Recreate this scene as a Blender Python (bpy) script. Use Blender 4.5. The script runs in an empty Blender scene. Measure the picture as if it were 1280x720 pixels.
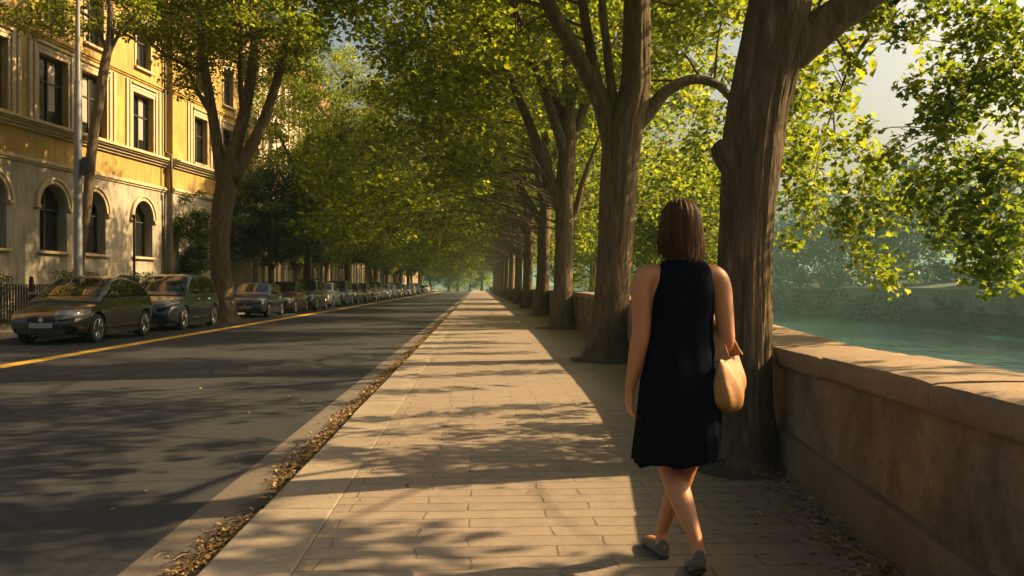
import bpy, bmesh, math, random
import numpy as np
from mathutils import Vector, Matrix, noise
R = math.radians
rnd = random.Random(7)
rng = np.random.default_rng(11)
S = bpy.context.scene
C = S.collection
PI = math.pi

# ------------------------------------------------------------------ camera
CAM = Vector((0, 0, 1.24)); F = 1080.0
YAW, PITCH = math.atan(43 / F), math.atan(3 / F)
cd = bpy.data.cameras.new('camera'); cam = bpy.data.objects.new('camera', cd); C.objects.link(cam)
cam.location = CAM; cam.rotation_euler = (R(90) - PITCH, 0, -YAW)
cd.sensor_width = 36; cd.lens = F / 1280 * 36; cd.clip_start = .05; cd.clip_end = 3000
S.camera = cam
RM = cam.rotation_euler.to_matrix()

def at(px, py, Y):
    "world point seen at photo pixel (px,py) at distance Y along the street"
    d = RM @ Vector(((px - 640) / F, (360 - py) / F, -1))
    return CAM + d * (Y / d.y)

# ------------------------------------------------------------------ helpers
def tag(o, label=None, cat=None, group=None, kind=None):
    if label: o['label'] = label
    if cat: o['category'] = cat
    if group: o['group'] = group
    if kind: o['kind'] = kind
    return o

def empty(name, loc=(0, 0, 0), rz=0, parent=None):
    o = bpy.data.objects.new(name, None); C.objects.link(o)
    o.location = loc; o.rotation_euler = (0, 0, rz); o.empty_display_size = .2
    if parent: o.parent = parent
    return o

def link(name, me, mats=None, parent=None, smooth=False, angle=None):
    if mats is not None:
        for m in (mats if isinstance(mats, (list, tuple)) else [mats]): me.materials.append(m)
    if smooth:
        me.polygons.foreach_set('use_smooth', [True] * len(me.polygons))
        if angle: me.set_sharp_from_angle(angle=R(angle))
    o = bpy.data.objects.new(name, me); C.objects.link(o)
    if parent: o.parent = parent
    return o

def copy_tree(o, parent=None):
    c = o.copy(); C.objects.link(c)
    if parent: c.parent = parent
    for ch in list(o.children): copy_tree(ch, c)
    return c

def crom(pts, n=6):
    P = [np.array(p, float) for p in pts]
    if len(P) < 3: return [P[0] + (P[-1] - P[0]) * t for t in np.linspace(0, 1, n + 1)]
    P = [2 * P[0] - P[1]] + P + [2 * P[-1] - P[-2]]
    out = []
    for i in range(1, len(P) - 2):
        a, b, c, d = P[i - 1:i + 3]
        for k in range(n):
            t = k / n
            out.append(.5 * (2 * b + (c - a) * t + (2 * a - 5 * b + 4 * c - d) * t * t + (3 * b - a - 3 * c + d) * t ** 3))
    out.append(P[-2])
    return out

class MB:
    def __init__(s): s.v = []; s.f = []; s.mi = []
    def add(s, vs, fs, mi=0):
        n = len(s.v); s.v += [tuple(v) for v in vs]
        s.f += [tuple(i + n for i in f) for f in fs]; s.mi += [mi] * len(fs)
        return s
    def box(s, a, b, mi=0, M=None):
        x0, y0, z0 = a; x1, y1, z1 = b
        vs = [(x0, y0, z0), (x1, y0, z0), (x1, y1, z0), (x0, y1, z0), (x0, y0, z1), (x1, y0, z1), (x1, y1, z1), (x0, y1, z1)]
        if M: vs = [M @ Vector(v) for v in vs]
        return s.add(vs, [(3, 2, 1, 0), (4, 5, 6, 7), (0, 1, 5, 4), (1, 2, 6, 5), (2, 3, 7, 6), (3, 0, 4, 7)], mi)
    def tube(s, pts, rad, n=8, mi=0, disp=None, caps=True, ell=None):
        P = [Vector(p[:3]) for p in pts]
        t0 = (P[1] - P[0]).normalized()
        ref = Vector((1, 0, 0)) if abs(t0.x) < .9 else Vector((0, 1, 0))
        u = (ref - t0 * ref.dot(t0)).normalized()
        vs = []; fs = []
        for i, p in enumerate(P):
            t = (P[min(i + 1, len(P) - 1)] - P[max(i - 1, 0)]).normalized()
            u = (u - t * u.dot(t)).normalized(); w = t.cross(u)
            r = rad[i] if hasattr(rad, '__len__') else rad
            rx, ry = r if hasattr(r, '__len__') else (r, r)
            for k in range(n):
                a = 2 * PI * k / n
                q = 1.0 if disp is None else disp(p, a, r)
                vs.append(p + (u * math.cos(a) * rx + w * math.sin(a) * ry) * q)
        for i in range(len(P) - 1):
            for k in range(n):
                k2 = (k + 1) % n
                fs.append((i * n + k, i * n + k2, (i + 1) * n + k2, (i + 1) * n + k))
        if caps:
            fs.append(tuple(range(n - 1, -1, -1))); fs.append(tuple((len(P) - 1) * n + k for k in range(n)))
        return s.add(vs, fs, mi)
    def loft(s, rings, mi=0, closed=True, cap0=True, cap1=True):
        n = len(rings[0]); vs = [v for r in rings for v in r]; fs = []
        m = n if closed else n - 1
        for i in range(len(rings) - 1):
            for k in range(m):
                k2 = (k + 1) % n
                fs.append((i * n + k, i * n + k2, (i + 1) * n + k2, (i + 1) * n + k))
        if cap0: fs.append(tuple(range(n - 1, -1, -1)))
        if cap1: fs.append(tuple((len(rings) - 1) * n + k for k in range(n)))
        return s.add(vs, fs, mi)
    def prism(s, poly, y0, y1, mi=0):
        "polygon in (x,z) extruded along y"
        n = len(poly); vs = [(x, y0, z) for x, z in poly] + [(x, y1, z) for x, z in poly]
        fs = [tuple(range(n)), tuple(range(2 * n - 1, n - 1, -1))] + [(i + n, (i + 1) % n + n, (i + 1) % n, i) for i in range(n)]
        return s.add(vs, fs, mi)
    def sphere(s, c, r, nu=16, nv=10, mi=0):
        c = Vector(c); r = r if hasattr(r, '__len__') else (r, r, r)
        rings = []
        for i in range(1, nv):
            a = PI * i / nv
            rings.append([(c.x + r[0] * math.sin(a) * math.cos(2 * PI * k / nu), c.y + r[1] * math.sin(a) * math.sin(2 * PI * k / nu), c.z - r[2] * math.cos(a)) for k in range(nu)])
        return s.loft(rings, mi)
    def mesh(s, name):
        me = bpy.data.meshes.new(name); me.from_pydata(s.v, [], s.f)
        me.polygons.foreach_set('material_index', s.mi); me.update()
        return me
    def build(s, name, mats, parent=None, smooth=False, angle=None, bevel=0, fix=False):
        me = s.mesh(name)
        if bevel or fix:
            bm = bmesh.new(); bm.from_mesh(me)
            if fix: bmesh.ops.recalc_face_normals(bm, faces=bm.faces)
            if bevel: bmesh.ops.bevel(bm, geom=[e for e in bm.edges if e.is_manifold and e.calc_face_angle() > .5], offset=bevel, segments=2, affect='EDGES', profile=.6)
            bm.to_mesh(me); bm.free()
        return link(name, me, mats, parent, smooth, angle)

# ------------------------------------------------------------------ materials
class NT:
    def __init__(s, name):
        s.m = bpy.data.materials.new(name); s.m.use_nodes = True; s.t = s.m.node_tree
        s.b = s.t.nodes['Principled BSDF']; s.out = s.t.nodes['Material Output']
        s.tc = s.t.nodes.new('ShaderNodeTexCoord')
    def n(s, typ, ins=None, **kw):
        x = s.t.nodes.new(typ)
        for k, v in kw.items(): setattr(x, k, v)
        for k, v in (ins or {}).items():
            if isinstance(v, bpy.types.NodeSocket): s.t.links.new(v, x.inputs[k])
            else: x.inputs[k].default_value = v
        return x
    def map(s, scale=(1, 1, 1), src='Object', rot=(0, 0, 0)):
        return s.n('ShaderNodeMapping', {'Vector': s.tc.outputs[src], 'Scale': scale, 'Rotation': rot}).outputs[0]
    def noise(s, vec, scale, detail=6, rough=.6, dist=0):
        return s.n('ShaderNodeTexNoise', {'Vector': vec, 'Scale': scale, 'Detail': detail, 'Roughness': rough, 'Distortion': dist}).outputs[0]
    def ramp(s, fac, stops):
        x = s.n('ShaderNodeValToRGB', {'Fac': fac}); e = x.color_ramp.elements
        while len(e) < len(stops): e.new(.5)
        for i, (p, c) in enumerate(stops):
            e[i].position = p; e[i].color = (c, c, c, 1) if not hasattr(c, '__len__') else (*c, 1)
        return x.outputs[0]
    def mix(s, fac, a, b, mode='MIX'):
        x = s.n('ShaderNodeMix', data_type='RGBA', blend_type=mode)
        for i, v in ((0, fac), (6, a), (7, b)):
            if isinstance(v, bpy.types.NodeSocket): s.t.links.new(v, x.inputs[i])
            else: x.inputs[i].default_value = v if i == 0 else ((*v, 1) if len(v) == 3 else v)
        return x.outputs[2]
    def bump(s, h, strength=.5, dist=.02, prev=None):
        ins = {'Height': h, 'Strength': strength, 'Distance': dist}
        if prev: ins['Normal'] = prev
        return s.n('ShaderNodeBump', ins).outputs[0]
    def set(s, col=None, rough=None, nor=None, **kw):
        for k, v in (('Base Color', col), ('Roughness', rough), ('Normal', nor), *kw.items()):
            if v is None: continue
            k = k.replace('_', ' ')
            if isinstance(v, bpy.types.NodeSocket): s.t.links.new(v, s.b.inputs[k])
            else: s.b.inputs[k].default_value = (*v, 1) if hasattr(v, '__len__') and len(v) == 3 else v
        return s.m

def plain(name, col, rough=.6, var=.15, scale=8, bump=0, **kw):
    t = NT(name); v = t.map()
    n = t.noise(v, scale)
    c = t.mix(n, [x * (1 - var) for x in col], [min(1, x * (1 + var)) for x in col])
    return t.set(c, rough, t.bump(t.noise(v, scale * 5), bump, .01) if bump else None, **kw)

def m_bark(name, a, b, c, sc=1.0):
    t = NT(name)
    v = t.map((sc * 1, sc * 1, sc * .16)); v2 = t.map((sc, sc, sc * .35))
    n1 = t.noise(v, 16, 8, .68, .6); n2 = t.noise(v2, 3.2, 5); n3 = t.noise(t.map(), 60, 4)
    col = t.ramp(n1, [(.30, a), (.52, b), (.75, c)])
    col = t.mix(t.ramp(n2, [(.35, 0), (.7, .55)]), col, (.11, .10, .065))
    h = t.n('ShaderNodeMath', {0: t.ramp(n1, [(.32, 0), (.62, 1)]), 1: t.n('ShaderNodeMath', {0: n3, 1: .25}, operation='MULTIPLY').outputs[0]}, operation='ADD').outputs[0]
    return t.set(col, .92, t.bump(h, .9, .035), Specular_IOR_Level=.2)

def m_leaf(name, cols, trans, tmix=.5):
    t = NT(name)
    g = t.n('ShaderNodeNewGeometry')
    r = g.outputs['Random Per Island']
    n = t.noise(t.map(), .55, 3)
    f = t.n('ShaderNodeMath', {0: t.n('ShaderNodeMath', {0: r, 1: .6}, operation='MULTIPLY').outputs[0], 1: t.n('ShaderNodeMath', {0: n, 1: .4}, operation='MULTIPLY').outputs[0]}, operation='ADD').outputs[0]
    c = t.ramp(f, [(.2, cols[0]), (.5, cols[1]), (.8, cols[2])])
    tc = t.ramp(f, [(.2, trans[0]), (.5, trans[1]), (.8, trans[2])])
    t.set(c, .55, None, Specular_IOR_Level=.35)
    tr = t.n('ShaderNodeBsdfTranslucent', {'Color': tc})
    mx = t.n('ShaderNodeMixShader', {0: tmix, 1: t.b.outputs[0], 2: tr.outputs[0]})
    t.t.links.new(mx.outputs[0], t.out.inputs[0])
    return t.m

M = {}
M['bark'] = m_bark('bark', (.045, .030, .017), (.17, .110, .060), (.30, .20, .110))
M['bark_pale'] = m_bark('bark_pale', (.05, .036, .022), (.15, .105, .062), (.27, .20, .125), .8)
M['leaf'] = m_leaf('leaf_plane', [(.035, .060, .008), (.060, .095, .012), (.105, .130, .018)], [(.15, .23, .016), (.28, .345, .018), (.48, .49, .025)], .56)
M['leaf_near'] = m_leaf('leaf_near', [(.030, .060, .010), (.055, .095, .014), (.10, .135, .020)], [(.14, .22, .016), (.26, .34, .018), (.46, .49, .028)], .55)
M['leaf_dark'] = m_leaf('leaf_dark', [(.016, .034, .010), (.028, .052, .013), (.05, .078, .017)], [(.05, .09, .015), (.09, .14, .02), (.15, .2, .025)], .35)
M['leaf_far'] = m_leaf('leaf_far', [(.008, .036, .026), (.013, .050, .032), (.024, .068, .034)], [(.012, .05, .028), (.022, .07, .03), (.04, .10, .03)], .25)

# pavement of long narrow setts laid in rows across the walk
def m_pavement():
    t = NT('pavement_setts'); v = t.map()
    wob = t.noise(v, 1.3, 3)
    vv = t.n('ShaderNodeVectorMath', {0: v, 1: t.n('ShaderNodeVectorMath', {0: t.n('ShaderNodeTexNoise', {'Vector': v, 'Scale': 2.2, 'Detail': 3}).outputs[1], 1: (.10, .045, 0)}, operation='MULTIPLY').outputs[0]}, operation='ADD').outputs[0]
    b = t.n('ShaderNodeTexBrick', {'Vector': vv, 'Color1': (.245, .195, .147, 1), 'Color2': (.18, .145, .11, 1), 'Mortar': (.080, .062, .047, 1), 'Scale': 1, 'Mortar Size': .0085, 'Mortar Smooth': .35, 'Bias': 0, 'Brick Width': .66, 'Row Height': .165})
    b.offset = .37; b.offset_frequency = 2
    big = t.noise(v, .9, 6, .65); fine = t.noise(v, 45, 5, .7); mid = t.noise(v, 7, 6, .7)
    c = t.mix(t.ramp(big, [(.35, .0), (.68, .75)]), b.outputs[0], (.20, .16, .125))
    c = t.mix(t.ramp(mid, [(.42, 0), (.75, .55)]), c, (.30, .245, .19))
    c = t.mix(t.ramp(fine, [(.4, 0), (.8, .5)]), c, (.13, .10, .08))
    # joints silted up in patches
    h = t.n('ShaderNodeMath', {0: t.n('ShaderNodeMath', {0: b.outputs[1], 1: -1.0}, operation='MULTIPLY').outputs[0], 1: t.n('ShaderNodeMath', {0: mid, 1: .8}, operation='MULTIPLY').outputs[0]}, operation='ADD').outputs[0]
    nb = t.bump(h, .75, .012)
    nb = t.bump(fine, .35, .006, nb)
    return t.set(c, t.ramp(big, [(.3, .62), (.7, .85)]), nb)
M['pavement'] = m_pavement()

def m_stone(name, c1, c2, stain, sc=1.0, joint=None, bump=.4, streak=False, ss=(2.6, 2.6, .35)):
    t = NT(name); v = t.map()
    n1 = t.noise(v, 2.2 * sc, 8, .65); n2 = t.noise(v, 24 * sc, 6, .7); n3 = t.noise(v, 90 * sc, 3, .6)
    c = t.mix(t.ramp(n1, [(.32, 0), (.68, 1)]), c1, c2)
    if streak:
        n4 = t.noise(t.map(ss), 1.8, 7, .7, .4)
        c = t.mix(t.ramp(n4, [(.42, 0), (.62, .88)]), c, stain)
        n5 = t.noise(v, .7, 5, .6)
        c = t.mix(t.ramp(n5, [(.5, 0), (.72, .55)]), c, [x * 1.25 for x in c1])
    c = t.mix(t.ramp(n2, [(.48, 0), (.8, .7)]), c, stain)
    c = t.mix(t.ramp(n3, [(.5, 0), (.9, .35)]), c, [x * .45 for x in c1])
    nor = t.bump(n2, bump, .012)
    nor = t.bump(n3, bump * .8, .004, nor)
    if joint:
        b = t.n('ShaderNodeTexBrick', {'Vector': t.map((1, 1, 1), rot=joint[2]), 'Scale': 1, 'Mortar Size': .006, 'Mortar Smooth': .3, 'Brick Width': joint[0], 'Row Height': joint[1]})
        c = t.mix(b.outputs[1], c, [x * .3 for x in c2])
        nor = t.bump(t.n('ShaderNodeMath', {0: 1.0, 1: b.outputs[1]}, operation='SUBTRACT').outputs[0], .6, .01, nor)
    return t.set(c, .86, nor, Specular_IOR_Level=.3)
M['kerb'] = m_stone('kerb_stone', (.28, .235, .18), (.195, .162, .125), (.12, .097, .073), 1.0)
M['coping'] = m_stone('coping_stone', (.29, .212, .135), (.20, .145, .09), (.09, .066, .043), 1.2, bump=.6)
M['render'] = m_stone('wall_render', (.275, .20, .12), (.155, .112, .068), (.055, .038, .024), 1.0, bump=.5, streak=True, ss=(1.2, 1.2, .85))
M['plinth'] = m_stone('plinth_stone', (.20, .14, .08), (.13, .09, .055), (.065, .046, .03), 1.3, bump=.6)
M['gutter'] = m_stone('gutter_concrete', (.13, .11, .09), (.095, .08, .066), (.06, .05, .04), 1.4, bump=.35)
M['farwall'] = m_stone('embankment_stone', (.24, .215, .165), (.15, .14, .11), (.07, .08, .05), .25, bump=.4, streak=True)

def m_gutter():
    t = NT('gutter_dirty'); v = t.map()
    n1 = t.noise(v, 2.4, 7, .65); n2 = t.noise(v, 30, 5, .7)
    c = t.mix(n1, (.13, .11, .09), (.085, .072, .06))
    c = t.mix(t.ramp(n2, [(.45, 0), (.8, .7)]), c, (.05, .04, .03))
    x = t.n('ShaderNodeSeparateXYZ', {0: v}).outputs[0]
    e = t.n('ShaderNodeMath', {0: x, 1: t.n('ShaderNodeMath', {0: n1, 1: .45}, operation='MULTIPLY').outputs[0]}, operation='ADD').outputs[0]
    dirt = t.n('ShaderNodeMapRange', {0: e, 1: -1.24, 2: -1.12, 3: 0, 4: .92}).outputs[0]
    c = t.mix(dirt, c, (.040, .028, .017))
    return t.set(c, .9, t.bump(n2, .5, .01))
M['gutter'] = m_gutter()
def m_asphalt():
    t = NT('asphalt'); v = t.map()
    big = t.noise(t.map((1, .25, 1)), .55, 6, .6); sp = t.noise(v, 140, 2, .7); mid = t.noise(v, 6, 5)
    c = t.mix(t.ramp(big, [(.3, 0), (.7, 1)]), (.016, .019, .024), (.029, .032, .038))
    c = t.mix(t.ramp(sp, [(.55, 0), (.72, .6)]), c, (.13, .12, .11))
    vo = t.n('ShaderNodeTexVoronoi', {'Vector': t.n('ShaderNodeVectorMath', {0: v, 1: t.n('ShaderNodeTexNoise', {'Vector': v, 'Scale': 1.5, 'Detail': 4}).outputs[1]}, operation='ADD').outputs[0], 'Scale': .35}, feature='DISTANCE_TO_EDGE')
    cr = t.ramp(vo.outputs[0], [(.0, 1), (.006, 0)])
    c = t.mix(t.n('ShaderNodeMath', {0: cr, 1: .7}, operation='MULTIPLY').outputs[0], c, (.015, .014, .013))
    nor = t.bump(sp, .45, .006); nor = t.bump(mid, .15, .01, nor)
    return t.set(c, t.ramp(mid, [(.3, .75), (.7, .9)]), nor, Specular_IOR_Level=.2)
M['asphalt'] = m_asphalt()
def m_line():
    t = NT('yellow_line'); v = t.map()
    w = t.ramp(t.noise(v, 9, 7, .75), [(.36, 0), (.5, 1)])
    c = t.mix(w, (.20, .13, .03), (.62, .36, .035))
    return t.set(c, .7)
M['yellow'] = m_line()
M['soil'] = plain('soil', (.055, .040, .026), .95, .5, 14, .8)
M['earth'] = plain('earth', (.022, .042, .018), .95, .5, .3, .2)
def m_dry():
    t = NT('dry_leaf'); r = t.n('ShaderNodeNewGeometry').outputs['Random Per Island']
    c = t.ramp(r, [(0, (.06, .032, .014)), (.35, (.17, .095, .035)), (.7, (.34, .21, .075)), (1, (.50, .36, .14))])
    t.set(c, .7)
    tr = t.n('ShaderNodeBsdfTranslucent', {'Color': c})
    mx = t.n('ShaderNodeMixShader', {0: .2, 1: t.b.outputs[0], 2: tr.outputs[0]})
    t.t.links.new(mx.outputs[0], t.out.inputs[0])
    return t.m
M['dry'] = m_dry()
def m_water():
    t = NT('river_water'); v = t.map((1, .45, 1), rot=(0, 0, .5))
    h1 = t.noise(v, .9, 4, .6, .5); h2 = t.noise(v, 3.2, 4, .6)
    nor = t.bump(h1, .55, .35); nor = t.bump(h2, .45, .10, nor)
    return t.set((.018, .070, .058), .10, nor, Specular_IOR_Level=.6)
M['water'] = m_water()
M['ochre'] = m_stone('ochre_stucco', (.46, .31, .085), (.38, .25, .065), (.25, .165, .055), .45, bump=.15, streak=True)
M['cream'] = m_stone('cream_stucco', (.39, .345, .265), (.31, .275, .21), (.20, .17, .125), .5, bump=.2, streak=True)
M['trim'] = m_stone('trim_stone', (.50, .40, .25), (.42, .33, .20), (.26, .20, .125), .9, bump=.3)
M['pink'] = m_stone('rose_stucco', (.52, .36, .22), (.45, .30, .18), (.32, .22, .14), .4, bump=.15, streak=True)
M['pale'] = m_stone('pale_stucco', (.62, .54, .40), (.54, .46, .33), (.38, .31, .22), .4, bump=.15, streak=True)
M['tile'] = plain('roof_tile', (.28, .13, .07), .85, .3, 3, .3)
M['pane'] = plain('window_glass', (.012, .013, .013), .08, .2, 2)
M['frame'] = plain('dark_wood_frame', (.045, .032, .022), .6, .3, 12)
M['shutter'] = plain('old_shutter', (.06, .06, .045), .7, .3, 9)
M['curtain'] = plain('grey_curtain', (.30, .27, .22), .9, .2, 4)
M['steel'] = plain('galvanised_steel', (.13, .14, .145), .6, .2, 6, .05, Metallic=.2)
M['iron'] = plain('black_iron', (.014, .014, .014), .5, .3, 20)
M['tyre'] = plain('tyre_rubber', (.014, .014, .014), .85, .2, 20)
M['rim'] = plain('alloy_rim', (.42, .42, .42), .3, .1, 9, Metallic=.9)
M['black'] = plain('black_plastic', (.012, .012, .013), .5, .2, 20)
M['glass'] = plain('car_glass', (.010, .012, .011), .03, .1, 3, Specular_IOR_Level=.7)
M['lamp'] = plain('headlamp_glass', (.13, .14, .15), .08, .3, 25, Specular_IOR_Level=.8)
M['amber'] = plain('amber_lens', (.6, .2, .03), .2)
M['redlens'] = plain('red_lens', (.30, .015, .012), .2)
M['plate'] = plain('number_plate', (.30, .29, .26), .5, .08)
M['chrome'] = plain('chrome', (.6, .6, .6), .15, .05, Metallic=1.0)
def paint(name, col):
    return plain(name, col, .28, .06, 3, Metallic=.0, Coat_Weight=.9, Coat_Roughness=.02)
def m_skin():
    t = NT('skin'); v = t.map()
    c = t.mix(t.noise(v, 9, 4), (.43, .17, .064), (.52, .225, .09))
    c = t.mix(t.ramp(t.noise(v, 160, 3), [(.4, 0), (.8, .25)]), c, (.38, .17, .09))
    t.set(c, .5, t.bump(t.noise(v, 220, 3), .12, .002))
    t.b.inputs['Subsurface Weight'].default_value = .12; t.b.inputs['Subsurface Radius'].default_value = (.012, .005, .003)
    t.b.inputs['Subsurface Scale'].default_value = 1.0
    return t.m
M['skin'] = m_skin()
def m_hair():
    t = NT('brown_hair'); v = t.map((1, 1, .05))
    n = t.n('ShaderNodeMath', {0: t.n('ShaderNodeMath', {0: t.noise(v, 130, 5, .7), 1: .6}, operation='MULTIPLY').outputs[0], 1: t.n('ShaderNodeMath', {0: t.n('ShaderNodeNewGeometry').outputs['Random Per Island'], 1: .42}, operation='MULTIPLY').outputs[0]}, operation='ADD').outputs[0]
    c = t.ramp(n, [(.25, (.020, .009, .004)), (.5, (.078, .033, .012)), (.78, (.25, .120, .044))])
    return t.set(c, .5, t.bump(n, .7, .004), Specular_IOR_Level=.18)
M['hair'] = m_hair()
def m_dress():
    t = NT('navy_dress'); v = t.map()
    w = t.noise(v, 260, 2)
    return t.set(t.mix(w, (.002, .0026, .006), (.004, .005, .011)), .9, t.bump(t.noise(v, 14, 4), .5, .012), Specular_IOR_Level=.03)
M['dress'] = m_dress()
M['bag'] = plain('tan_leather', (.30, .150, .045), .55, .22, 14, .25)
M['shoe'] = plain('grey_suede', (.13, .115, .09), .8, .2, 30, .2)
M['sole'] = plain('shoe_sole', (.07, .06, .05), .8)
M['eye'] = plain('eye_white', (.7, .68, .64), .2)

# ------------------------------------------------------------------ world, sun, haze
SUND = Vector((1.0, .22, 0)); SUNEL = R(35.5)
az = math.atan2(SUND.x, SUND.y)
w = bpy.data.worlds.new('World'); S.world = w; w.use_nodes = True
nt = w.node_tree; bg = nt.nodes['Background']
sk = nt.nodes.new('ShaderNodeTexSky'); sk.sky_type = 'NISHITA'; sk.sun_disc = False
sk.sun_elevation = SUNEL; sk.sun_rotation = az; sk.dust_density = 9.0; sk.air_density = 1.0; sk.ozone_density = .4
tm_ = nt.nodes.new('ShaderNodeMix'); tm_.data_type = 'RGBA'; tm_.blend_type = 'MULTIPLY'; tm_.inputs[0].default_value = 1
tm_.inputs[7].default_value = (1.0, .945, .84, 1); nt.links.new(sk.outputs[0], tm_.inputs[6])      # late, dusty air
nt.links.new(tm_.outputs[2], bg.inputs[0]); bg.inputs[1].default_value = .072
ld = bpy.data.lights.new('sun', 'SUN'); sun = bpy.data.objects.new('sun', ld); C.objects.link(sun)
ld.energy = 5.0; ld.angle = R(.6); ld.color = (1.0, .70, .355)
sd = Vector((math.sin(az) * math.cos(SUNEL), math.cos(az) * math.cos(SUNEL), math.sin(SUNEL)))
sun.rotation_euler = (-sd).to_track_quat('-Z', 'Y').to_euler(); sun.location = sd * 60
HAZE = .00052
hz = MB().box((-420, -110, -9), (620, 1230, 33)).build('haze', None); tag(hz, kind='stuff')
hm = bpy.data.materials.new('haze_air'); hm.use_nodes = True; hn = hm.node_tree; hn.nodes.clear()
pv = hn.nodes.new('ShaderNodeVolumePrincipled'); ho = hn.nodes.new('ShaderNodeOutputMaterial')
pv.inputs['Color'].default_value = (.52, .90, .82, 1); pv.inputs['Density'].default_value = HAZE; pv.inputs['Anisotropy'].default_value = .25
hn.links.new(pv.outputs[0], ho.inputs['Volume']); hz.data.materials.append(hm)
S.view_settings.view_transform = 'Standard'; S.view_settings.look = 'None'; S.view_settings.gamma = 1
S.view_settings.exposure = 1.4
S.render.engine = 'CYCLES'
cy = S.cycles; cy.use_denoising = True; cy.max_bounces = 8; cy.diffuse_bounces = 3; cy.transmission_bounces = 6; cy.volume_bounces = 0
cy.sample_clamp_indirect = 4; cy.caustics_reflective = False; cy.caustics_refractive = False

# ------------------------------------------------------------------ the ground
def lerp_tab(tab, y):
    return float(np.interp(y, [a for a, _ in tab], [b for _, b in tab]))
WX = [(-14, .95), (-6, 1.12), (-2, 1.32), (2.8, 1.77), (6.1, 2.16), (9, 2.42), (12, 2.60), (22, 2.85), (40, 3.0), (70, 3.1), (260, 3.2)]
WZ = [(0, .88), (2.8, .87), (6.1, .81), (10, .90), (15, 1.0), (25, 1.06), (260, 1.08)]
wallx = lambda y: lerp_tab(WX, y)
wallz = lambda y: lerp_tab(WZ, y)
ROADZ = -.10

def profile_sheet(name, prof, ys, mat, zoff=0):
    rows = [[(x, y, z + zoff) for x, z in prof] for y in ys]
    return MB().loft(rows, closed=False, cap0=False, cap1=False).build(name, mat, fix=False)
ys = list(np.linspace(-100, 1200, 60))
g = profile_sheet('ground', [(-400, .3), (-60, -.14), (-14, -.14), (3.0, -.14), (3.25, -.15), (3.3, -1.6), (5.0, -2.2), (8.5, -3.2), (12, -4.4), (20, -6), (52, -6), (58, -4.2), (59.5, -3.6), (60.6, .7), (66, 1.0), (90, 3.5), (130, 7), (220, 9), (600, 9)], ys, M['earth'])
tag(g, kind='structure')
for p in g.data.polygons: p.use_smooth = False
wt = profile_sheet('river_water', [(4, -3.9), (59.4, -3.9)], [-100, 0, 40, 100, 300, 1200], M['water']); tag(wt, kind='structure')

def strip(name, x0, x1, y0, y1, z, mat, n=40):
    xs = (x0, x1) if not callable(x1) else None
    yy = np.linspace(y0, y1, n)
    rows = [[(x0, y, z), ((x1(y) if callable(x1) else x1), y, z)] for y in yy]
    o = MB().loft(rows, closed=False, cap0=False, cap1=False).build(name, mat)
    return tag(o, kind='structure')
strip('road', -11.0, -1.63, -60, 192, ROADZ, M['asphalt'])
strip('gutter', -1.66, -1.19, -60, 192, ROADZ + .004, M['gutter'], 80)
strip('road_edge_line', -8.03, -7.70, -60, 192, ROADZ + .004, M['yellow'])
strip('pavement', -.795, lambda y: wallx(y) + .25, -14, 245, 0, M['pavement'], 200)
strip('far_pavement', -17.5, -11.3, -60, 245, 0, M['kerb'])

def kerb(name, x0, x1, y0, y1, step):
    m = MB(); y = y0
    while y < y1:
        L = step * rnd.uniform(.8, 1.25); dz = rnd.uniform(-.005, .004); dx = rnd.uniform(-.006, .006)
        a, b = (x0 + dx, y + .004, -.18), (x1, min(y + L, y1) - .004, dz + .002)
        m.box(a, b); y += L
    me = m.build(name, M['kerb'], bevel=.012)
    return tag(me, kind='structure')
kerb('kerb', -1.20, -.80, -12, 60, 1.15)
kerb('far_part_of_kerb', -1.20, -.80, 60, 245, 3.2).name = 'kerb'
kerb('far_kerb', -11.3, -11.0, -40, 245, 2.5)

# ------------------------------------------------------------------ fast leaf meshes
def big_mesh(name, V, faces, mat):
    "V (n,3); faces list of (k arrays) of equal size, as 2D int arrays"
    me = bpy.data.meshes.new(name)
    me.vertices.add(len(V)); me.vertices.foreach_set('co', np.asarray(V, np.float32).ravel())
    loops = np.concatenate([f.ravel() for f in faces]).astype(np.int32)
    sizes = np.concatenate([np.full(len(f), f.shape[1]) for f in faces])
    starts = np.concatenate([[0], np.cumsum(sizes)[:-1]]).astype(np.int32)
    me.loops.add(len(loops)); me.loops.foreach_set('vertex_index', loops)
    me.polygons.add(len(sizes)); me.polygons.foreach_set('loop_start', starts)
    me.update(calc_edges=True)
    if mat: me.materials.append(mat)
    return me

HALF = {'diamond': [(.42, .42)],
        'oval': [(.30, .22), (.36, .55), (.18, .85)],
        'lobed': [(.20, .06), (.52, .16), (.36, .40), (.50, .66), (.20, .66)]}
def leaf_geo(P, size, shape='diamond', up=.8, r=rng, flat=False):
    n = len(P)
    N = r.normal(size=(n, 3)) * (.55 if flat else 1.0); N[:, 2] = np.abs(N[:, 2]) + up
    N /= np.linalg.norm(N, axis=1)[:, None]
    T = r.normal(size=(n, 3)); T[:, 2] -= (.0 if flat else .5)
    T -= N * (T * N).sum(1)[:, None]; T /= np.linalg.norm(T, axis=1)[:, None]
    B = np.cross(N, T)
    sz = (np.asarray(size) * r.uniform(.5, 1.35, n))[:, None]
    half = HALF[shape]; k = len(half); fold = r.uniform(.05, .45, n)[:, None]
    pts = [P, *[P + sz * (T * b + B * a + N * a * fold) for a, b in half], P + sz * (T - N * .12), *[P + sz * (T * b - B * a + N * a * fold) for a, b in half[::-1]]]
    V = np.stack(pts, 1).reshape(-1, 3); m = 2 * k + 2
    base = (np.arange(n) * m)[:, None]
    f1 = base + np.arange(k + 2)[None, :]
    f2 = base + np.array([0] + list(range(k + 1, m)))[None, :]
    return V, [f1, f2]

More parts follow.
